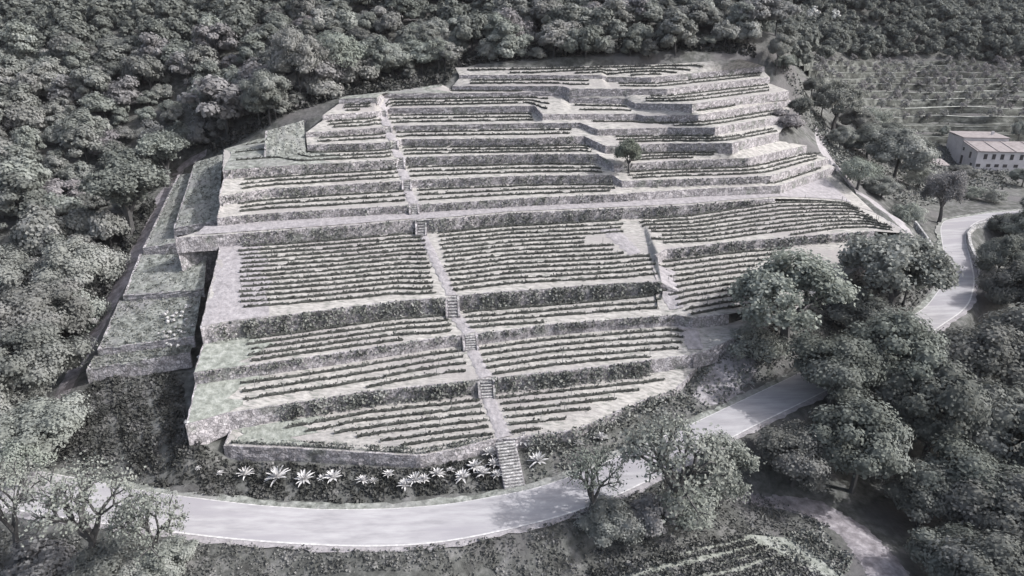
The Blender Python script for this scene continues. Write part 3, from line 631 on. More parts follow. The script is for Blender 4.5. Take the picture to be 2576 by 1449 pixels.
# pale empty track above the widest field
F, B = LN[4], LN[5]; u = np.linspace(.02, .97, 160)
xs = F.X[0]+(F.X[-1]-F.X[0])*u
ya = fy(F, xs)+TW+.5; yb = fy(B, xs)-.3; yb = np.maximum(yb, ya+.4)
sheet('dirt_track', np.stack([xs, ya, bench_z(4, xs, ya)+.06], 1), np.stack([xs, yb, bench_z(4, xs, yb)+.06], 1), 4, M['dirt'], .03)

def steps(name, label, foot, top, width, n, side_walls=True):
    """flight from foot (x,y,z) up to top, width across; each step a tread"""
    foot, top = Vector(foot), Vector(top); d = top-foot; run = Vector((d.x, d.y, 0)); L_ = run.length
    ang = math.atan2(run.y, run.x)-math.pi/2
    root = empty(name, foot, ang); tag(root, label, 'stone steps', 'flights of steps up the terraces')
    tr, rs = L_/n, d.z/n
    for i in range(n):
        b = MB(); h = rs*(i+1)
        b.box((random.uniform(-.03, .03), tr*(i+.5), h-.09), (width*random.uniform(.95, 1.02), tr*.78, .16))
        b.make('step', M['pale_stone'], root)
    b = MB()
    b.v += [(-width/2-.05, 0, -.6), (width/2+.05, 0, -.6), (width/2+.05, L_, -.6), (-width/2-.05, L_, -.6), (-width/2-.05, 0, -.05), (width/2+.05, 0, -.05), (width/2+.05, L_, d.z-.22), (-width/2-.05, L_, d.z-.22)]
    b.f += [(0,3,2,1),(4,5,6,7),(0,1,5,4),(1,2,6,5),(2,3,7,6),(3,0,4,7)]; b.m += [0]*6
    b.make('stair_base', M['dark_dirt'], root)
    if side_walls:
        for sx in (-1, 1):
            b = MB(); x0 = sx*(width/2+.08); x1 = sx*(width/2+.42); x0, x1 = min(x0, x1), max(x0, x1)
            b.v += [(x0, -.1, -.6), (x1, -.1, -.6), (x1, L_+.2, -.6), (x0, L_+.2, -.6), (x0, -.1, .35), (x1, -.1, .35), (x1, L_+.2, d.z+.15), (x0, L_+.2, d.z+.15)]
            b.f += [(0,3,2,1),(4,5,6,7),(0,1,5,4),(1,2,6,5),(2,3,7,6),(3,0,4,7)]; b.m += [0]*6
            b.make('side_parapet', M['stone'], root)
SL = ['', 'flight of pale steps, second up from the road, through the second wall', 'dark-sided flight of pale steps through the third wall', 'flight of steps through the weedy bank below the widest field',
      'narrow steps up from the widest field to the pale track', 'small steps from the pale track through the sixth wall', 'small pale steps through the seventh wall', 'small pale steps through the eighth wall', 'small pale steps through the ninth wall', 'small pale steps through the tenth wall', 'small pale steps through the eleventh wall', 'uppermost small pale steps, by the twelfth wall']
for k in range(1, 11):
    L = LN[k]; x = PX[k]; y = float(fy(L, x)); zt = float(fz(L, x)); h = float(fh(L, x))
    wdt = [0, 1.35, 1.3, 1.15, 1.0, .9, .9, .9, .9, .9, .9, .9][k]
    yf = y-h*.85; zb = float(bench_z(k-1, x, yf))
    steps('stone_steps', SL[k], (x+ .25, yf, zb), (x, y+.15, zt+.05), wdt*1.15, 7 if k < 4 else 6, side_walls=True)
# long bottom flight from the road
a = Vector(U(1296, 1226, .45)); b_ = Vector(U(1271, 1110, 2.69))
steps('stone_steps', 'long wide flight of pale steps from the road between the agaves', a, b_, 2.5, 15, side_walls=False)

# ---------------------------------------------------------------- weeds on banks and scrub
def bank_weeds(k, pxa, pxb, dens, spread=(0.2, 1.0), size=.3, out=.35, front=.0):
    L = LN[k]; xs = []
    d = L.Y/S*CP-(L.Z/S-CAMH)*SP; pxs = 1288+FPX*(L.X/S)/d
    order = np.argsort(pxs); xa, xb = np.interp([pxa, pxb], pxs[order], L.X[order])
    m = int(abs(xb-xa)*dens)
    # patchy along the wall
    x = rng.uniform(xa, xb, m*2); keep = rng.random(m*2) < np.clip(.55+.6*wob(x*.35, x*.11, k), .12, 1); x = x[keep]; m = len(x)
    h = fh(L, x); v = rng.uniform(spread[0], spread[1], m)
    y = fy(L, x)-.1*(1-v)*h-rng.random(m)*out-front*(1-v); z = fz(L, x)-h+v*h+rng.normal(size=m)*.05
    return np.stack([x, y, z], 1)
def weeds_obj(parts, name, label, size, m='weed'):
    P = np.concatenate(parts); leaf = leaf_mesh(name, P, rdir(len(P))+[0.1, -.3, .5], size[0]+size[1]*rng.random(len(P)), M[m])
    return tag(obj(name, leaf), label, 'weeds', kind='stuff')
weeds_obj([bank_weeds(3, 530, 1120, 60, (.0, 1.05), out=.7), bank_weeds(3, 1165, 1660, 60, (0, 1.05), out=.7), bank_weeds(3, 1690, 2180, 26, (0, 1.1), out=.6)], 'bank_weeds', 'dark weeds covering the bank below the widest field', (.15, .28))
weeds_obj([bank_weeds(1, 700, 1185, 60, (0, 1.1), out=.7), bank_weeds(1, 1240, 1640, 75, (-.1, 1.1), out=.8)], 'bank_weeds', 'dark weeds on the bank above the lowest terrace', (.15, .28))
weeds_obj([bank_weeds(2, 500, 1150, 14, (.5, 1.15), out=.4), bank_weeds(2, 1200, 1700, 18, (.45, 1.15), out=.4)], 'bank_weeds', 'weeds fringing the third terrace wall', (.15, .25))
weeds_obj([bank_weeds(4, 600, 1030, 14, (.1, 1.1), out=.4), bank_weeds(4, 1080, 1900, 26, (0, 1.1), out=.5)], 'bank_weeds', 'weeds on the wall below the pale empty track', (.15, .25))
weeds_obj([bank_weeds(5, 560, 1600, 12, (.1, 1.1), out=.4), bank_weeds(6, 560, 1540, 16, (.0, 1.1), out=.5), bank_weeds(6, 1640, 1930, 12, (0, 1.1), out=.5), bank_weeds(7, 570, 1500, 18, (0, 1.1), out=.5), bank_weeds(7, 1560, 1880, 10, (0, 1.0), out=.5), bank_weeds(8, 790, 1460, 14, (0, 1.1), out=.5), bank_weeds(9, 780, 1450, 5), bank_weeds(8, 1540, 1840, 5)], 'bank_weeds', 'weeds over the middle terrace walls', (.14, .22))
weeds_obj([bank_weeds(0, 580, 1240, 40, (.95, 1.3), out=.1)+[0, .5, .0], bank_weeds(0, 580, 1240, 22, (.95, 1.2), out=.1)+[0, 1.2, .1]], 'bank_weeds', 'line of low weeds along the rim of the lowest terrace', (.12, .22))
weeds_obj([bank_weeds(0, 1330, 1700, 60, (-.2, 1.4), out=1.6)], 'bank_weeds', 'tangled weeds over the ruined wall right of the bottom steps', (.15, .25))
def scatter(polys, count, size, label, m='weed', clump=1.0, zmax=.5, name='undergrowth', col=None, avoid_road=True, noise=.0):
    """leafy ground cover inside picture-space outlines dropped on the hillside"""
    Ps = []
    for poly in polys:
        W_ = np.array([gpoint(*p)[:2] for p in poly]); lo, hi = W_.min(0), W_.max(0)
        n = count*3; q = rng.uniform(lo, hi, (n, 2)); ins = np.zeros(n, bool); j = len(W_)-1
        for i in range(len(W_)):
            xi, yi = W_[i]; xj, yj = W_[j]
            ins ^= ((yi > q[:, 1]) != (yj > q[:, 1])) & (q[:, 0] < (xj-xi)*(q[:, 1]-yi)/(yj-yi+1e-9)+xi); j = i
        q = q[ins]
        if avoid_road:
            d = np.linalg.norm(q[:, None]-RC[None, :, :2], axis=2); jj = d.argmin(1); q = q[d.min(1) > RW[jj]+.35]
        w_ = wob(q[:, 0]*.55, q[:, 1]*.55, 4); q = q[rng.random(len(q)) < np.clip(.55+.55*w_+noise, .04, 1)]
        q = q[:count]; w_ = wob(q[:, 0]*.55, q[:, 1]*.55, 4)
        z = ground(q[:, 0], q[:, 1])+rng.random(len(q))*zmax*np.clip(.5+.7*w_, .15, 1.2)
        Ps.append(np.c_[q, z])
    P = np.concatenate(Ps); me = leaf_mesh(name, P, rdir(len(P))+[0, -.1, .7], size[0]+size[1]*rng.random(len(P)), M[m])
    return tag(obj(name, me), label, 'undergrowth', kind='stuff')
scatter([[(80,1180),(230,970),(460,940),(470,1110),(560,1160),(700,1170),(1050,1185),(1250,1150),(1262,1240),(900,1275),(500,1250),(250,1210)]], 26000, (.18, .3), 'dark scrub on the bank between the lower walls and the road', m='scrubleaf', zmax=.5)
scatter([[(1325,1125),(1450,1100),(1700,990),(1800,900),(1900,880),(2100,820),(1930,960),(1700,1070),(1480,1170),(1330,1225)]], 11000, (.18, .28), 'scrub on the bank right of the bottom steps', zmax=.7)
scatter([[(-80,1330),(500,1370),(950,1395),(1300,1350),(1650,1220),(1850,1120),(1960,1270),(2090,1330),(1990,1350),(1860,1350),(1620,1420),(1450,1480),(-100,1480)]], 30000, (.12, .2), 'low dark scrub along the lower side of the road', m='scrub2', zmax=.45)
scatter([[(1930,1350),(2060,1330),(2150,1400),(2120,1470),(1960,1470),(1940,1400)]], 1800, (.15, .25), 'ragged low growth on the right side of the striped field', m='weed', zmax=.4)
scatter([[(1900,860),(2060,700),(2300,600),(2370,700),(2300,780),(2000,920)]], 9000, (.2, .3), 'undergrowth beneath the large trees by the right-hand road', m='scrubleaf', zmax=.8)
scatter([[(2040,300),(2130,470),(2330,520),(2560,470),(2560,330),(2300,330)]], 14000, (.25, .4), 'rough grass and bushes around the farmhouse', zmax=.9)
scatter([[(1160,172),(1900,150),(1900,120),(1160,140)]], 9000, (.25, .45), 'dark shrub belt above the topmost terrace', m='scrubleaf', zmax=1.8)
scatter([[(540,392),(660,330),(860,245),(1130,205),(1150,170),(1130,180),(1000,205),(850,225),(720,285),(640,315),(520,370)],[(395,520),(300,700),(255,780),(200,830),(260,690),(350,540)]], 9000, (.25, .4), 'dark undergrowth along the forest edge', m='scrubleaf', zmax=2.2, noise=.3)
scatter([[(1945,175),(1990,230),(2010,290),(2070,360),(2120,440),(2180,480),(2120,380),(2060,280),(2000,190)]], 5000, (.25, .4), 'brushwood on the slope right of the upper terraces', zmax=1.2)
scatter([[(2010,165),(2600,170),(2600,330),(2150,330),(2050,260)]], 2500, (.3, .5), 'tall grass and low bushes between the grove terraces', m='weed', zmax=1.0)
scatter([[(850,248),(1000,228),(1130,210),(1152,172),(1150,150),(1000,188),(850,218)]], 5000, (.2, .35), 'grassy scrub where the upper left terraces meet the forest', m='weed', zmax=1.0, noise=.3)
# grass tufts on the left slope
def tufts(pts4, count, label, m='weed', size=(.12, .2)):
    P = [np.array(U(*p)) for p in pts4]; a, b = rng.random(count), rng.random(count)
    k_ = wob(a*9, b*11, 2); s = rng.random(count) < np.clip(.4+.6*k_, .05, 1); a, b = a[s][:, None], b[s][:, None]
    Q = (P[0]*(1-a)+P[1]*a)*(1-b)+(P[3]*(1-a)+P[2]*a)*b+[0, 0, .12]
    tag(obj('grass_tufts', leaf_mesh('grass_tufts', Q, rdir(len(Q))+[0, 0, .6], size[0]+size[1]*rng.random(len(Q)), M[m])), label, 'grass', kind='stuff')
tufts([(246,880,7.0),(488,848,8.4),(508,735,9.9),(300,757,8.9)], 4500, 'coarse tufts on the lower left grass slope')
tufts([(217,931,5.6),(478,888,7.0),(484,868,7.6),(238,896,6.2)], 2200, 'coarse tufts above the isolated low wall')
tufts([(360,625,12.7),(470,608,13.6),(510,430,18.5),(448,440,17.6)], 1800, 'tufts on the narrow grass strip by the forest')
tufts([(437,575,15.0),(548,556,15.9),(560,388,20.8),(490,408,19.6)], 2200, 'tufts on the shaded grass strip')
tufts([(664,390,22.9),(768,389,23.1),(764,302,26.4),(668,330,25.2)], 1200, 'tufts on the upper square grass platform')
tufts([(310,745,9.6),(512,728,10.6),(520,640,12.4),(352,640,11.9)], 1600, 'sparse tufts on the middle left grass')

# ---------------------------------------------------------------- loose pale rocks
def rock(loc, r, seed):
    bm = []; rr = np.random.default_rng(seed); b = MB()
    import bmesh as _b
    m_ = _b.new(); _b.ops.create_icosphere(m_, subdivisions=1, radius=r)
    for v in m_.verts: v.co *= .7+.5*rr.random(); v.co.z *= .7
    me = bpy.data.meshes.new('rock'); m_.to_mesh(me); m_.free(); me.materials.append(M['pale_stone']); return obj('rock', me, None, loc)
rs_ = [(440,800),(455,790),(470,782),(448,812),(436,822),(462,806),(478,796),(430,838),(420,850),(445,835),(410,832),(462,775),(452,772),(425,815),(475,770),(418,868)]
rs_ += [(random.gauss(448, 22)+(800-y)*.25, y) for y in [random.uniform(765, 868) for _ in range(30)]]
for i, (x, y) in enumerate(rs_):
    t = (800-y)/115+.0; z = float(np.interp(y, [735, 880], [9.7, 7.9])); p = U(x+random.uniform(-6, 6), y+random.uniform(-5, 5), z)
    tag(rock((p[0], p[1], p[2]+.1), random.uniform(.14, .42), i), 'white boulder in the rubble heap on the lower left grass slope', 'rock', 'white rubble on the left grass slope')
for i, (x, y, z, l) in enumerate([(236,808,6.2,'large white rock at the forest edge by the dirt path'),(503,900,7.7,'white stone on the left rim of the third terrace'),(498,925,7.6,'white stone at the left end of the third wall'),(472,1064,5.2,'white corner block at the left end of the second wall'),(150,700,9.2,'pale rock half hidden among the left trees')]):
    p = U(x, y, z); tag(rock((p[0], p[1], p[2]+.1), .75 if i == 0 else .45, 50+i), l, 'rock')

# ---------------------------------------------------------------- agaves
def agave_mesh(seed):
    r = random.Random(seed); b = MB(); n = 26
    for i in range(n):
        ring = i/n; az = i*2.4+r.uniform(-.15, .15); el = math.radians(12+68*ring**1.2+r.uniform(-8, 8)); Lf = (1.0-.25*ring)*r.uniform(.85, 1.05)
        pts = []; wd = []
        for s in range(6):
            t = s/5; e = el-(.35 if ring < .5 else .1)*t*t+(.15 if t > .6 else 0); pts.append(t)
            wd.append([.05, .085, .1, .085, .055, .006][s])
        pos = Vector((0, 0, .05)); base = len(b.v); dirh = Vector((math.cos(az), math.sin(az), 0)); sd = Vector((-math.sin(az), math.cos(az), 0))
        for s in range(6):
            t = s/5; e = el-(.5*(1-ring))*t*t
            if s: pos = pos+(dirh*math.cos(e)+Vector((0, 0, 1))*math.sin(e))*(Lf/5)
            upv = (Vector((0, 0, 1))*math.cos(e)-dirh*math.sin(e))
            b.v += [tuple(pos+sd*wd[s]+upv*.025), tuple(pos-upv*.02), tuple(pos-sd*wd[s]+upv*.025), tuple(pos+upv*.012)]
        for s in range(5):
            o_ = base+s*4
            for q in range(4): b.f.append((o_+q, o_+(q+1) % 4, o_+4+(q+1) % 4, o_+4+q)); b.m.append(0)
    return mesh('agave', b.v, b.f, M['agave'])
AG = [agave_mesh(i) for i in range(4)]
agl = [(619,1200,24,'well-spread silvery agave, leftmost of the large ones on the road bank'),(700,1207,31,'largest silvery agave in the row above the road'),(768,1215,27,'broad agave to the right of the largest one'),(812,1213,14,'small agave tucked against the left of a bigger one'),
 (839,1213,25,'star-shaped agave below the middle of the lowest wall'),(914,1213,22,'medium agave with a small one at its right, mid row'),(941,1221,13,'small low agave right of a medium one, mid row'),(978,1200,16,'isolated small upright agave below the bulge of the wall'),
 (1020,1226,21,'lowest left agave of the long cluster'),(1046,1224,23,'agave in the middle of the long cluster'),(1068,1217,18,'agave at the right of the long cluster'),(1100,1200,23,'spiky agave standing above the long cluster'),(1134,1193,13,'small agave between the long cluster and the starry one'),
 (1164,1210,23,'starry agave with narrow open leaves left of the clump by the steps'),(1195,1180,23,'upper left agave of the clump by the bottom steps'),(1216,1202,22,'lower left agave of the clump by the bottom steps'),(1232,1150,21,'highest agave, left of the top of the bottom steps'),
 (1243,1176,22,'agave touching the bottom steps halfway up'),(1251,1202,18,'lowest agave touching the bottom steps'),(504,1195,9,'tiny agave at the far left of the bank'),(555,1193,11,'second tiny agave from the left on the bank'),
 (1315,1119,31,'tall agave right of the top of the bottom steps'),(1354,1164,29,'agave right of the middle of the bottom steps'),(1510,1112,20,'lone agave far right on the scrub bank'),(1455,1121,15,'agave half hidden behind the small road tree')]
for i, (x, y, r, l) in enumerate(agl):
    p = gpoint(x, y+4); d = proj(p)[2]; R_ = r*d*S/FPX*1.12
    o = obj('agave', AG[i % 4], None, (p[0], p[1], p[2]+.3)); R_ *= 1.05; o.scale = (R_*random.uniform(.9, 1.1), R_, R_*random.uniform(.75, 1.15)); o.rotation_euler = (random.uniform(-.2, .1), random.uniform(-.15, .15), i*1.1); tag(o, l, 'agave', 'agaves on the bank above the road')

# ---------------------------------------------------------------- trees
def crown_mesh(name, seed, lobes, leaves, lsize, m, flat=.85, core=True, spread=.66, up=.25, lob=(.24, .48)):
    """unit crown (radius about 1): many leaf clumps on overlapping lobes, centred on the origin"""
    r = np.random.default_rng(seed); Ps, Ns = [], []; cores = []
    gold = 2.39996
    for i in range(lobes):
        zc = 1-1.55*(i+.5)/lobes; a = i*gold+r.uniform(-.4, .4); rh = math.sqrt(max(0, 1-zc*zc))
        d = np.array([rh*math.cos(a), rh*math.sin(a), zc*flat])*spread*r.uniform(.6, 1.3); lr = r.uniform(*lob)
        cores.append((d, lr)); n_ = int(leaves/lobes*(lr/.39)**2)
        v = r.normal(size=(n_, 3)); v /= np.linalg.norm(v, axis=1)[:, None]
        v[:, 2] = np.abs(v[:, 2])*np.where(r.random(n_) < .75, 1, -.6)
        rad = lr*(.72+.42*r.random(n_)**1.5); Pq = d+v*rad[:, None]*[1, 1, .8]
        Ps.append(Pq); Ns.append(v*.9+d*.5+r.normal(size=(n_, 3))*.38+[0, 0, up])
    P = np.concatenate(Ps); N_ = np.concatenate(Ns)
    V2 = quads(P, N_, lsize*(.6+.8*r.random(len(P)))); F2 = np.arange(len(V2)).reshape(-1, 4); mi = [0]*len(F2)
    if core:
        Vc, Fc = [], []
        for d, lr in cores:
            # small rough inner mass of shaded twigs
            b0 = len(V2)+sum(len(x) for x in Vc); nu, nv = 7, 4; vv = []
            for iv in range(nv+1):
                th = math.pi*iv/nv
                for iu in range(nu):
                    ph = 2*math.pi*iu/nu; q = lr*.72*r.uniform(.8, 1.1); vv.append(d+np.array([math.sin(th)*math.cos(ph), math.sin(th)*math.sin(ph), math.cos(th)*.8])*q)
            Vc.append(np.array(vv))
            for iv in range(nv):
                for iu in range(nu): Fc.append((b0+iv*nu+iu, b0+(iv+1)*nu+iu, b0+(iv+1)*nu+(iu+1) % nu, b0+iv*nu+(iu+1) % nu))
        V2 = np.concatenate([V2]+Vc); F2 = np.concatenate([F2, np.array(Fc)]); mi += [0]*len(Fc)
    return mesh(name, V2, F2, [m], mi)
def trunk_mesh(seed, h=1.0, r0=.06, limbs=4):
    r = random.Random(seed); b = MB(); bend = r.uniform(-.06, .06)
    b.tube([(0, 0, -.15), (bend, 0, .35*h), (bend*1.6, bend, h)], [r0*1.25, r0*.85, r0*.35], 6)
    for i in range(limbs):
        a = i*6.28/limbs+r.uniform(-.4, .4); z0 = r.uniform(.4, .75)*h; L_ = r.uniform(.35, .6)
        b.tube([(bend*1.3, 0, z0), (math.cos(a)*L_*.5, math.sin(a)*L_*.5, z0+.22), (math.cos(a)*L_, math.sin(a)*L_, z0+.5)], [r0*.5, r0*.33, r0*.1], 5)
    return mesh('trunk', b.v, b.f, M['bark'])
TR = [trunk_mesh(i) for i in range(4)]
CF = [crown_mesh('crown', 10+i, 12+2*(i % 4), 3200, .095, M['leafA'], flat=[.9, 1.15, .75, 1.4][i % 4]) for i in range(7)]      # forest crowns
CM = [crown_mesh('crown', 30+i, 14+i % 3, 3200, .095, M['leafC'], flat=.95) for i in range(2)]
CL = [crown_mesh('crown', 40+i, 24+3*i, 13000, .048, M['leafA'], flat=.85, lob=(.22, .42), spread=.7) for i in range(4)]                 # near, finer
CB = [crown_mesh('crown', 50+i, 22, 9000, .05, M['leafB'], flat=.85, lob=(.22, .4), spread=.68, core=False) for i in range(3)]
CO = [crown_mesh('crown', 60+i, 8, 420, .17, M['leafC'], flat=1.2, core=False) for i in range(3)]               # small grove trees
def tree(name, loc, R_, H_, crown, label, group=None, cat='tree', trunk=None, lift=.62, squash=None, rz_=None):
    root = empty(name, loc, random.uniform(0, 6.28) if rz_ is None else rz_)
    c_ = obj('crown', crown, root, (0, 0, H_-R_*.85)); c_.scale = (R_*random.uniform(.92, 1.1), R_*random.uniform(.92, 1.1), R_*(squash or random.uniform(.85, 1.1)))
    t_ = obj('trunk', trunk or random.choice(TR), root); t_.scale = (R_*.9, R_*.9, max(.5, H_-R_*.5))
    tag(root, label, cat, group); return root
# forest: base points on a jittered grid, kept where their picture spot lies in the wooded area
FB = [(-400,1400),(-100,1230),(30,1120),(120,1030),(150,930),(200,840),(215,790),(262,700),(318,620),(352,540),(392,480),(450,410),(520,372),(650,322),(720,298),(790,262),(860,236),(1000,214),(1100,203),(1140,190),(1152,152),(1300,150),(1500,150),(1700,143),(1880,133),(1925,130),(1960,170),(1995,185),(2010,158),(2200,150),(2400,155),(2700,180)]
fbx = [p[0] for p in FB]; fby = [p[1] for p in FB]
cand = []
sx = 5.6
for iy in range(0, 80):
    for ix in range(-60, 75):
        X = ix*sx+(iy % 2)*sx/2+random.uniform(-1.5, 1.5); Y = 50+iy*sx*.9+random.uniform(-1.5, 1.5)
        cand.append((X, Y))
ca = np.array(cand); cz = T0(ca[:, 0], ca[:, 1]); forest = []
for (X, Y), z in zip(cand, cz):
    px, py, d = proj((X, Y, z))
    if d < 5 or px < -130 or px > 2720: continue
    if py > np.interp(px, fbx, fby) or py < -150: continue
    forest.append((d, X, Y, float(z), px, py))
forest.sort(); print('forest trees', len(forest))
AREA = lambda px, py: ('far left of the photo' if px < 350 else 'left slope' if px < 800 else 'slope behind the left terraces' if px < 1250 else 'slope right above the topmost terrace' if px < 1950 else 'far slope above the grove')
rest = []
for i, (d, X, Y, z, px, py) in enumerate(forest):
    R_ = random.choice([2.2, 2.8, 3.3, 3.9, 4.9])*random.uniform(.9, 1.1)*(1.12 if px < 500 and py > 500 else 1.0)*(1.15 if px > 1950 else 1); H_ = R_*random.uniform(1.35, 2.0)
    mauve = random.random() < (.25 if 300 < px < 1000 and py > 150 else .06)
    if i < 300:
        kind = 'mauve-grey' if mauve else 'grey-green'
        near = d < 92
        cr = random.choice(CM) if mauve else random.choice(CL if near else CF)
        tree('forest_tree', (X, Y, z), R_, H_, cr, f'{kind} rounded broadleaf tree packed in the wood on the {AREA(px, py)}', f'{kind} forest trees, {AREA(px, py)}')
    else: rest.append((X, Y, z, R_, H_))
# the far wood that reads as one mass
if rest:
    srcs = [crown_mesh('tmp', 80+i, 11, 1100, .15, M['leafA'], flat=.95) for i in range(4)]
    geo = []
    for s_ in srcs:
        v = np.empty(len(s_.vertices)*3, np.float32); s_.vertices.foreach_get('co', v); f_ = np.array([p.vertices[:] for p in s_.polygons]); geo.append((v.reshape(-1, 3), f_))
    VV, FF, off = [], [], 0
    for (X, Y, z, R_, H_) in rest:
        v, f_ = random.choice(geo); a = random.uniform(0, 6.28); ca_, sa = math.cos(a), math.sin(a); q = v*R_; q = np.stack([q[:, 0]*ca_-q[:, 1]*sa, q[:, 0]*sa+q[:, 1]*ca_, q[:, 2]], 1)+[X, Y, z+H_-R_*.85]
        VV.append(q); FF.append(f_+off); off += len(q)
    tag(obj('far_wood', mesh('far_wood', np.concatenate(VV), np.concatenate(FF), M['leafA'])), 'far wooded slope of grey-green crowns along the top of the photo', 'wood', kind='stuff')
    for s_ in srcs: bpy.data.meshes.remove(s_)

# branching trees with loose crowns
def branchy(seed, levels=4, k=3, spread=.75, leafn=60, lsize=.1, m='leafB', first=.32, r0=.05, up=.25):
    r = random.Random(seed); rn = np.random.default_rng(seed); b = MB(); tips = []
    def grow(p, d, L_, rad, lv):
        q = p+d*L_*.5+Vector((r.uniform(-1, 1), r.uniform(-1, 1), r.uniform(-.5, .5)))*L_*.08; e = q+(d+Vector((r.uniform(-1, 1), r.uniform(-1, 1), r.uniform(-.2, .6)))*.2).normalized()*L_*.5
        b.tube([p, q, e], [rad, rad*.8, rad*.6], 5 if lv < 2 else 4)
        if lv >= 2: tips.append((q, L_*.6))
        if lv >= levels: tips.append((e, L_)); return
        n = k if lv else k+1
        for i in range(n):
            az = 6.28*i/n+r.uniform(-.5, .5); ax = d.orthogonal().normalized(); ax.rotate(Matrix.Rotation(az, 3, d))
            nd = (d+ax*spread*r.uniform(.6, 1.3)+Vector((0, 0, up*.4))).normalized(); grow(e, nd, L_*r.uniform(.62, .82), rad*.58, lv+1)
    grow(Vector((0, 0, -.03)), Vector((r.uniform(-.1, .1), r.uniform(-.1, .1), 1)).normalized(), first, r0, 0)
    P = []
    for (t, L_) in tips:
        c_ = np.array(t)+rn.normal(size=(leafn, 3))*np.array([1, 1, .8])*L_*.42; P.append(c_)
    P = np.concatenate(P); ctr = P.mean(0)
    N_ = (P-ctr)*1.2+rn.normal(size=P.shape)*.5+[0, 0, .5]
    lm = leaf_mesh('crown', P, N_, lsize*(.5+.9*rn.random(len(P))), M[m])
    tm = mesh('trunk', b.v, b.f, M['bark']); return tm, lm, float(P[:, 2].max()), float(np.abs(P[:, :2]).max())
BR = {'light': branchy(3, 4, 3, .8, 62, .024, 'leafB'), 'light2': branchy(8, 4, 3, .9, 16, .019, 'leafB'), 'thin': branchy(5, 4, 3, .8, 10, .018, 'leafB'), 'dark': branchy(12, 4, 3, .75, 110, .026, 'leafA'), 'mauve': branchy(21, 4, 3, .8, 90, .024, 'leafC'), 'green': branchy(31, 4, 3, .75, 100, .028, 'leafG'), 'upright': branchy(25, 4, 3, .55, 100, .026, 'leafA', first=.3)}
def btree(kind, px, py, wpx, hpx, label, name='broadleaf_tree', z=None, rz_=0.0, group=None, on=None):
    tm, lm, hm, rm = BR[kind]
    p = gpoint(px, py) if z is None else U(px, py, z)
    if on is not None: p = tuple(world_on(on, px, py))
    d = proj(p)[2]; R_ = wpx/2*d*S/FPX; H_ = hpx*d*S/FPX/.92
    root = empty(name, p, rz_); sc = (R_/rm*1.12, R_/rm*1.12, H_/hm)
    c_ = obj('crown', lm, root); c_.scale = sc; t_ = obj('trunk', tm, root); t_.scale = sc
    tag(root, label, 'tree', group); return root
def dtree(px, py, wpx, hpx, label, crown=None, name='broadleaf_tree', group=None, z=None):
    p = gpoint(px, py) if z is None else U(px, py, z); d = proj(p)[2]; R_ = wpx/2*d*S/FPX; H_ = hpx*d*S/FPX/.95
    return tree(name, p, R_, max(H_, R_*1.1), crown or random.choice(CL), label, group, squash=min(1.25, max(.75, H_/R_*.5)))
# named trees (base spot, width, height in the picture)
btree('light', 1975, 868, 300, 235, 'large pale tree with visible spreading limbs, right of the vine rows', rz_=.4)
dtree(1900, 900, 170, 90, 'low bushy mass under the large pale tree', CB[0], 'shrub')
btree('dark', 2225, 812, 260, 215, 'wide darker tree between the large pale tree and the curving road', rz_=1.4)
dtree(2150, 850, 170, 130, 'shaded bushy tree at the foot of the wide darker tree')
dtree(2270, 775, 110, 110, 'leafy tree hugging the inside of the road bend', CB[1])
btree('light2', 1690, 1300, 350, 290, 'open-crowned tree leaning over the road with dark forking limbs', rz_=2.2)
btree('light', 1810, 1275, 170, 180, 'pale leafy tree right of the open-crowned one above the road', rz_=.9)
btree('thin', 1480, 1330, 190, 210, 'thin young tree on the lower side of the road, left of the open-crowned one', rz_=.2)
dtree(1530, 1360, 170, 120, 'dark green bush below the thin young tree', CL[1], 'shrub')
dtree(1640, 1340, 130, 90, 'mauve-brown bush under the open-crowned tree', CM[0], 'shrub')
dtree(1720, 1330, 170, 130, 'broad bush at the lower end of the open-crowned tree', CB[1], 'shrub')
btree('thin', 240, 1445, 330, 290, 'sparse leaning tree at the lower left over the road', rz_=1.0)
btree('light2', 410, 1425, 230, 240, 'light green tree at the lower left, right of the sparse leaning one', rz_=2.7)
btree('thin', 50, 1420, 240, 290, 'sparse tree on the left edge above the road', rz_=.5)
dtree(300, 1450, 190, 110, 'rough dark bush at the bottom left, below the sparse leaning tree', CL[2], 'shrub')
dtree(430, 1440, 140, 80, 'low bush at the bottom left beside the road edge', CL[0], 'shrub')
dtree(120, 1440, 170, 90, 'low bush in the bottom left corner', CM[1], 'shrub')
dtree(60, 1230, 150, 130, 'leafy tree at the left edge beside the road end', CB[0])
dtree(120, 1140, 230, 160, 'grey tree at the left edge above the road end', CL[2])
dtree(110, 1020, 230, 200, 'big rounded tree at the lower left beside the dirt path', CL[0])
dtree(120, 900, 220, 200, 'big pale rounded tree at the left, left of the white rock', CL[3])
dtree(215, 760, 190, 160, 'rounded tree above the bend of the left dirt path', CL[1])
btree('upright', 330, 600, 210, 180, 'tree with a bare pale fork leaning over the left dirt path', rz_=.7)
btree('upright', 425, 470, 140, 130, 'fan-shaped upright tree at the forest edge left of the grass strip', rz_=2.0)
dtree(680, 318, 105, 120, 'dark round tree standing at the forest edge above the grass platforms', CL[2])
dtree(575, 345, 190, 150, 'mauve-grey tree left of the dark round tree at the forest edge', CM[0])
dtree(760, 262, 150, 160, 'tall pale tree at the forest edge behind the upper left corner', CL[0])
dtree(860, 232, 140, 140, 'bright rounded tree above the upper left terrace end', CB[1])
dtree(985, 200, 120, 95, 'spreading tree at the forest edge behind the twelfth wall', CL[3])
dtree(1105, 186, 85, 80, 'rounded tree at the corner where the upper terraces begin', CB[0])
btree('green', 1582, 436, 84, 84, 'lone small green tree growing on the terrace wall', on=6, rz_=.3)
btree('light', 2095, 330, 130, 120, 'spreading pale tree right of the upper terraces', rz_=1.1)
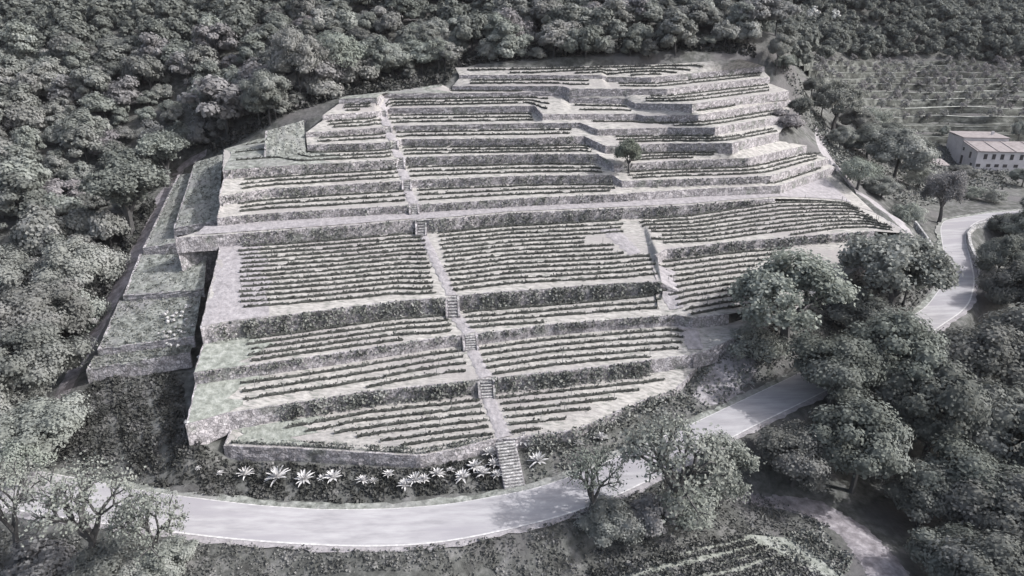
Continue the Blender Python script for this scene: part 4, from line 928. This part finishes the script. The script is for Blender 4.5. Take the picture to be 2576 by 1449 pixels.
btree('upright', 2003, 325, 62, 75, 'small feathery tree at the right edge of the upper terraces', rz_=.2)
dtree(1975, 322, 90, 34, 'low brown brushwood at the right end of the upper terraces', CM[1], 'shrub')
dtree(2245, 455, 150, 130, 'rounded grey-green tree left of the farmhouse', CL[1])
dtree(2180, 400, 110, 90, 'rough tree between the pale spreading tree and the farmhouse', CL[2])
dtree(2155, 478, 110, 85, 'bushy shrub tree at the right end of the fifth wall', CB[2])
btree('mauve', 2362, 562, 130, 135, 'round mauve-grey tree on a forked trunk beside the road bend', rz_=1.9)
dtree(2280, 560, 90, 55, 'pale shrub left of the forked tree', CB[0], 'shrub')
dtree(1950, 190, 60, 85, 'tall tree at the top right corner of the vineyard', CL[0])
dtree(1975, 185, 60, 45, 'dark round bush at the top right corner of the vineyard', CL[3], 'shrub')
dtree(2372, 352, 26, 30, 'dark round bush behind the left corner of the farmhouse', CL[1], 'shrub')
dtree(2556, 372, 46, 60, 'dark tree behind the right end of the farmhouse', CL[2])
dtree(2492, 443, 13, 13, 'clipped dark bush, left one of two before the farmhouse', CL[0], 'shrub', z=8.6)
dtree(2508, 444, 13, 13, 'clipped dark bush, right one of two before the farmhouse', CL[0], 'shrub', z=8.6)
dtree(2570, 470, 60, 50, 'shrub at the right picture edge below the farmhouse', CL[3], 'shrub')
dtree(2440, 500, 70, 40, 'low shrub above the road right of the forked tree', CB[1], 'shrub')
dtree(2500, 510, 60, 36, 'low rounded shrub above the road near the right edge', CB[0], 'shrub')
for x, y, w_, h_, l in ((2150,350,90,80,'leafy tree on the slope just right of the pale spreading tree'),(2195,345,80,70,'small rounded tree at the lower left corner of the grove'),(2240,385,110,80,'broad tree above the rounded grey-green tree'),(2300,430,90,80,'rounded tree between the grove and the farmhouse shed'),(2310,478,80,60,'low tree below the farmhouse shed'),(2215,500,90,60,'dark shrub below the rounded grey-green tree'),(2110,385,60,60,'small tree on the slope below the pale spreading tree'),(2065,300,60,70,'slim tree beside the right edge of the upper terraces'),(2040,250,50,50,'shrubby tree where the grove meets the upper terraces'),(2420,445,60,36,'shrub in front of the left end of the farmhouse')):
    dtree(x, y, w_, h_, l, random.choice(CL+CB[:1]))
M['blossom'] = mat('white_blossom', [(.3, g(.42, .03)), (.7, g(.65, 0))], 1, 4)
CWB = crown_mesh('crown', 95, 10, 900, .13, M['blossom'], flat=.8, core=False)
for x, y, w_, h_, l in ((1572,68,30,40,'white-flowering tree in the wood above the top terraces'),(2037,70,36,44,'left one of two white-flowering trees in the wood above the grove'),(2092,76,30,44,'right one of two white-flowering trees in the wood above the grove'),(1478,34,22,34,'small white-flowering tree near the top edge of the photo')):
    dtree(x, y, w_, h_, l, CWB, name='blossom_tree')
# big wood at the lower right
M['leafW'] = mat('woodland_foliage', [(.3, g(.09, .1)), (.5, g(.155, .08)), (.72, g(.25, .03))], .9, 4, rough=.8, rnd=.22, trans=.25)
CW = []
for m_ in CL:
    m2 = m_.copy(); m2.materials[0] = M['leafW']; CW.append(m2)
big = [(1990,1225,210,170),(2140,1240,250,230),(2080,1040,220,200),(2230,1020,260,230),(2320,1170,280,270),(2130,975,170,100),(2300,975,230,135),(2420,1040,260,240),(2500,1230,280,270),(2400,1330,260,230),(2520,1420,290,250),(2550,960,240,200),
       (2440,940,150,120),(2540,830,180,170),(2500,720,110,120),(2570,640,130,110),(2560,720,150,130),(2410,1490,240,180),(2480,1560,280,240),(2600,1100,260,240),(2110,985,110,90),(2215,930,120,60),(2620,1350,260,260),(2530,600,90,70),(2610,560,100,70),(2310,1330,190,170)]
wds = ['left edge', 'left front', 'upper left', 'upper middle', 'middle', 'top by the road', 'top right of the road', 'centre right', 'right', 'lower middle', 'lower right corner', 'right edge', 'strip beside the road bend', 'right edge beside the bend', 'inside of the road bend', 'right edge near the guard wall', 'right edge below the guard wall', 'bottom', 'bottom right corner', 'far right', 'point touching the road', 'roadside strip', 'far right bottom', 'upper end by the guard wall', 'far upper right end', 'dark hollow by the dirt track']
for (x, y, w_, h_), l in zip(big, wds):
    dtree(x, y, w_, h_, f'large leafy tree in the lower right wood, {l}', crown=random.choice(CW), name='woodland_tree', group='large trees of the lower right wood')

# ---------------------------------------------------------------- grove on old terraces, upper right
nlab = 0
for i in range(11):
    y = 166+i*12+i*i*.7
    A = gpoint(1985+i*9, y+4); 
    pts = [gpoint(x, y+4+3*math.sin(x*.02+i)) for x in np.linspace(2010+i*12+(50 if i > 6 else 0), 2600, 26)]
    P = np.array(pts); P = smooth(P, 4); z = ground(P[:, 0], P[:, 1])
    hB = 2.1
    Aa = np.stack([P[:, 0], P[:, 1], z-.2], 1); Bb = np.stack([P[:, 0], P[:, 1]+.5, z+hB], 1); Cc = np.stack([P[:, 0], P[:, 1]+3.6, ground(P[:, 0], P[:, 1]+3.6)+.55], 1); Dd = Cc+[0, 1.5, -1.0]
    V = np.concatenate([Aa, Bb, Cc, Dd]); nn = len(P); ii = np.arange(4*nn).reshape(4, nn)
    F4 = np.stack([ii[:-1, :-1], ii[:-1, 1:], ii[1:, 1:], ii[1:, :-1]], 2).reshape(-1, 4)
    tag(obj('grass_terrace', mesh('grass_terrace', V, F4, M['grove'], smooth=False)), kind='structure')
    L1 = np.stack([P[:, 0], P[:, 1]+.45, z+hB+.02], 1); L2 = L1+np.stack([P[:, 0]*0, 2.2+1.1*wob(P[:, 0]*.4, P[:, 1], i), P[:, 0]*0-.02], 1)
    sheet('grass_lip', L1, L2, 1, M['lip'], .06)
    if y < 330:
        for x in np.arange(2030+i*8, 2590, 30):
            if random.random() < (.75 if x < 2200 else .9 if y < 270 else .4):
                p = gpoint(x+random.uniform(-7, 7), y+2+random.uniform(-3, 3)); R_ = random.uniform(1.2, 2.0)
                zone = 'left part' if x < 2200 else 'middle part' if x < 2400 else 'right part'
                tree('grove_tree', p, R_, R_*2.5, random.choice(CO), f'small mauve-grey orchard tree on the {zone} of the grassy grove terraces', f'small grove trees, {zone}')

# ---------------------------------------------------------------- farmhouse
O = np.array(U(2450, 427, 8.6)); Ra = np.array(U(2570, 430, 8.6)); Lf = np.array(U(2371, 401, 8.6))
a_ = (Ra-O)[:2]; a_ /= np.linalg.norm(a_); ang = math.atan2(a_[1], a_[0]); dep = np.array([-a_[1], a_[0]])
house = empty('farmhouse', tuple(O), ang); tag(house, 'pale two-storey farmhouse with low pinkish tiled roof at the right edge', 'house')
Wd = float(np.linalg.norm((Ra-O)[:2]))*1.25; 
print('house', ang, Wd, (Lf-O)[:2] @ dep, (Lf-O)[:2] @ a_)
DF, DB = 10.0, 10.5            # depth of the front lean-to part and of the taller back block
EH, RH, BH = 5.6, 7.2, 8.3
b = MB()
b.v += [(0,0,-1.5),(Wd,0,-1.5),(Wd,DF,-1.5),(0,DF,-1.5),(0,0,EH),(Wd,0,EH),(Wd,DF,RH),(0,DF,RH)]
b.f += [(0,3,2,1),(4,5,6,7),(0,1,5,4),(1,2,6,5),(2,3,7,6),(3,0,4,7)]; b.m += [0]*6
b.box((Wd*.38, DF+DB/2+.002, BH/2-.75), (Wd*.78, DB, BH+1.5))
b.make('wall', M['plaster'], house)
b = MB(); ov = .45
rf = lambda y: EH+(RH-EH)*y/DF+.04
for zz in (0,):
    lo = [(-ov, -ov, rf(-ov)), (Wd+ov, -ov, rf(-ov)), (Wd+ov, DF-.003, rf(DF)), (-ov, DF-.003, rf(DF))]
    b.prism(lo, [(p[0], p[1], p[2]+.22) for p in lo])
for q in (.02, .33, .62, .98):
    x = Wd*q; lo = [(x-.18, -ov, rf(-ov)+.23), (x+.18, -ov, rf(-ov)+.23), (x+.18, DF-.1, rf(DF)+.23), (x-.18, DF-.1, rf(DF)+.23)]; b.prism(lo, [(p[0], p[1], p[2]+.12) for p in lo])
front_roof = b.make('roof', M['roof'], house)
b = MB(); x0, x1 = Wd*.38-Wd*.39-.3, Wd*.38+Wd*.39+.3; lo = [(x0, DF-.35, BH), (x1, DF-.35, BH), (x1, DF+DB+.3, BH+.5), (x0, DF+DB+.3, BH+.5)]
b.prism(lo, [(p[0], p[1], p[2]+.2) for p in lo]); br = b.make('roof', M['roof'], house)
b = MB(); b.box((Wd*.62, DF+DB*.5, BH+.9), (.7, .6, 1.3)); b.make('chimney', M['plaster'], br)
def win(x, z, w_, h_, face='f'):
    b = MB(); fr = MB()
    if face == 'f': b.box((x, -.02, z), (w_, .10, h_)); fr.box((x, -.03, z-h_/2-.08), (w_+.3, .22, .12))
    else: b.box((-.02, x, z), (.10, w_, h_)); fr.box((-.03, x, z-h_/2-.08), (.22, w_+.3, .12))
    o = b.make('window', M['window'], house); fr.make('sill', M['plaster'], o)
for q in (.14, .28, .42, .58, .74, .9): win(Wd*q, 4.1, 1.0, 1.6)
for q in (.05, .22, .36, .5, .68): win(Wd*q, 1.4, 1.2, .95)
for x, z, w_, h_ in ((4.2, 3.9, 1.1, 1.9), (2.6, 1.2, 1.2, 1.0), (9.0, 1.6, 1.3, 2.7), (15.2, 1.6, 1.4, 2.7), (9.0, 5.0, 1.0, 1.0), (15.4, 5.6, 1.1, 2.2)): win(x, z, w_, h_, 'l')
# small outbuilding
p = U(2352, 428, 8.8); sh = empty('shed', p, ang+.15); tag(sh, 'low shed with a pale tiled roof left of the farmhouse', 'shed')
b = MB(); b.box((0, 0, .6), (5.0, 4.0, 2.6)); b.make('wall', M['plaster'], sh)
b = MB(); lo = [(-2.8, -2.4, 1.75), (2.8, -2.4, 1.75), (2.8, 2.4, 2.9), (-2.8, 2.4, 2.9)]; b.prism(lo, [(q[0], q[1], q[2]+.18) for q in lo]); b.make('roof', M['roof'], sh)

# guard wall on the outside of the road bend
gw = [U(2560,552,8.9),U(2500,556,8.8),U(2450,570,8.5),U(2432,590,8.0),U(2436,620,7.5),U(2450,650,6.9),U(2466,684,6.3)]
wall_obj([(p[0], p[1], p[2]+.6) for p in gw], [1.0]*len(gw), 'guard_wall', 'low pale guard wall curving along the outside of the road bend', 'stone wall', M['pale_stone'], thick=.5)
# low wall by the right-hand slope path
gl = [U(2300,560,11.0),U(2330,600,9.6),U(2352,640,8.4),U(2372,690,6.4)]
wall_obj([(p[0], p[1], p[2]+.35) for p in gl], [.9]*4, 'low_wall', 'thin pale wall running down from the slope to the road', 'stone wall', M['pale_stone'], thick=.35)
# short ruined wall below the second terrace on the right
rw = [U(1745,902,4.9),U(1776,897,4.9),U(1808,889,4.9)]
wall_obj(rw, [1.0]*3, 'ruined_wall', 'short ruined wall right of the lower vine rows, by the dirt clearing', 'stone wall', M['stone'])

# striped vine field at the bottom right
fa = [gpoint(x, y) for x, y in ((1480,1490),(1620,1420),(1760,1378),(1880,1352))]; fb = [gpoint(x, y) for x, y in ((2150,1540),(2110,1450),(2040,1390),(1980,1356))]
fa, fb = resamp(fa, 40), resamp(fb, 40); fa[:, 2] = fb[:, 2] = 0
rows = [fa*(1-t)+fb*t for t in np.linspace(0, 1, 14)]
Vf = np.concatenate([np.c_[r_[:, :2], ground(r_[:, 0], r_[:, 1])+.07] for r_ in rows]); ii = np.arange(14*40).reshape(14, 40)
tag(obj('field', mesh('field', Vf, np.stack([ii[:-1, :-1], ii[:-1, 1:], ii[1:, 1:], ii[1:, :-1]], 2).reshape(-1, 4), M['dry_grass'], smooth=True)), kind='structure')
for i in range(8):
    pts = [gpoint(x, y) for x, y in ((1480+i*62, 1452+i*8), (1680+i*48, 1404+i*11), (1870+i*26, 1360+i*13))]
    Q = resamp(pts, 90); m = 90*14; q = rng.integers(0, 90, m)
    R3 = np.stack([Q[q, 0]+rng.normal(size=m)*.3, Q[q, 1]+rng.normal(size=m)*.2, ground(Q[q, 0], Q[q, 1])+.1+rng.random(m)*.4], 1)
    o = obj('vine_row', leaf_mesh('vine_row', R3, rdir(m)+[0, 0, .6], .14+.2*rng.random(m), M['scrub2'])); tag(o, f'{ordw[i]} leafy row, counted from the left, in the striped field at the bottom right', 'vine row', 'rows of the bottom right field')
# thin even haze volume, added round the whole scene to lift the blacks
zlo, zhi = float(GZ.min())-1, max(float(GZ.max())+3, CAMH*S+25); print('ground z', zlo, zhi)
b = MB(); b.box((50, 375, (zlo+zhi)/2), (1504, 1054, zhi-zlo)); hz = b.make('haze', bpy.data.materials.new('haze')); hm_ = hz.data.materials[0]; hm_.use_nodes = True
hn = hm_.node_tree; hn.nodes.remove(hn.nodes['Principled BSDF']); pv = hn.nodes.new('ShaderNodeVolumePrincipled'); pv.inputs['Density'].default_value = 0.00006; pv.inputs['Color'].default_value = (.88, .87, .93, 1)
hn.links.new(pv.outputs[0], hn.nodes['Material Output'].inputs['Volume']); tag(hz, 'thin pale haze added over the whole valley to lift the dark tones', 'haze', kind='stuff')
print('objects', len(bpy.data.objects))
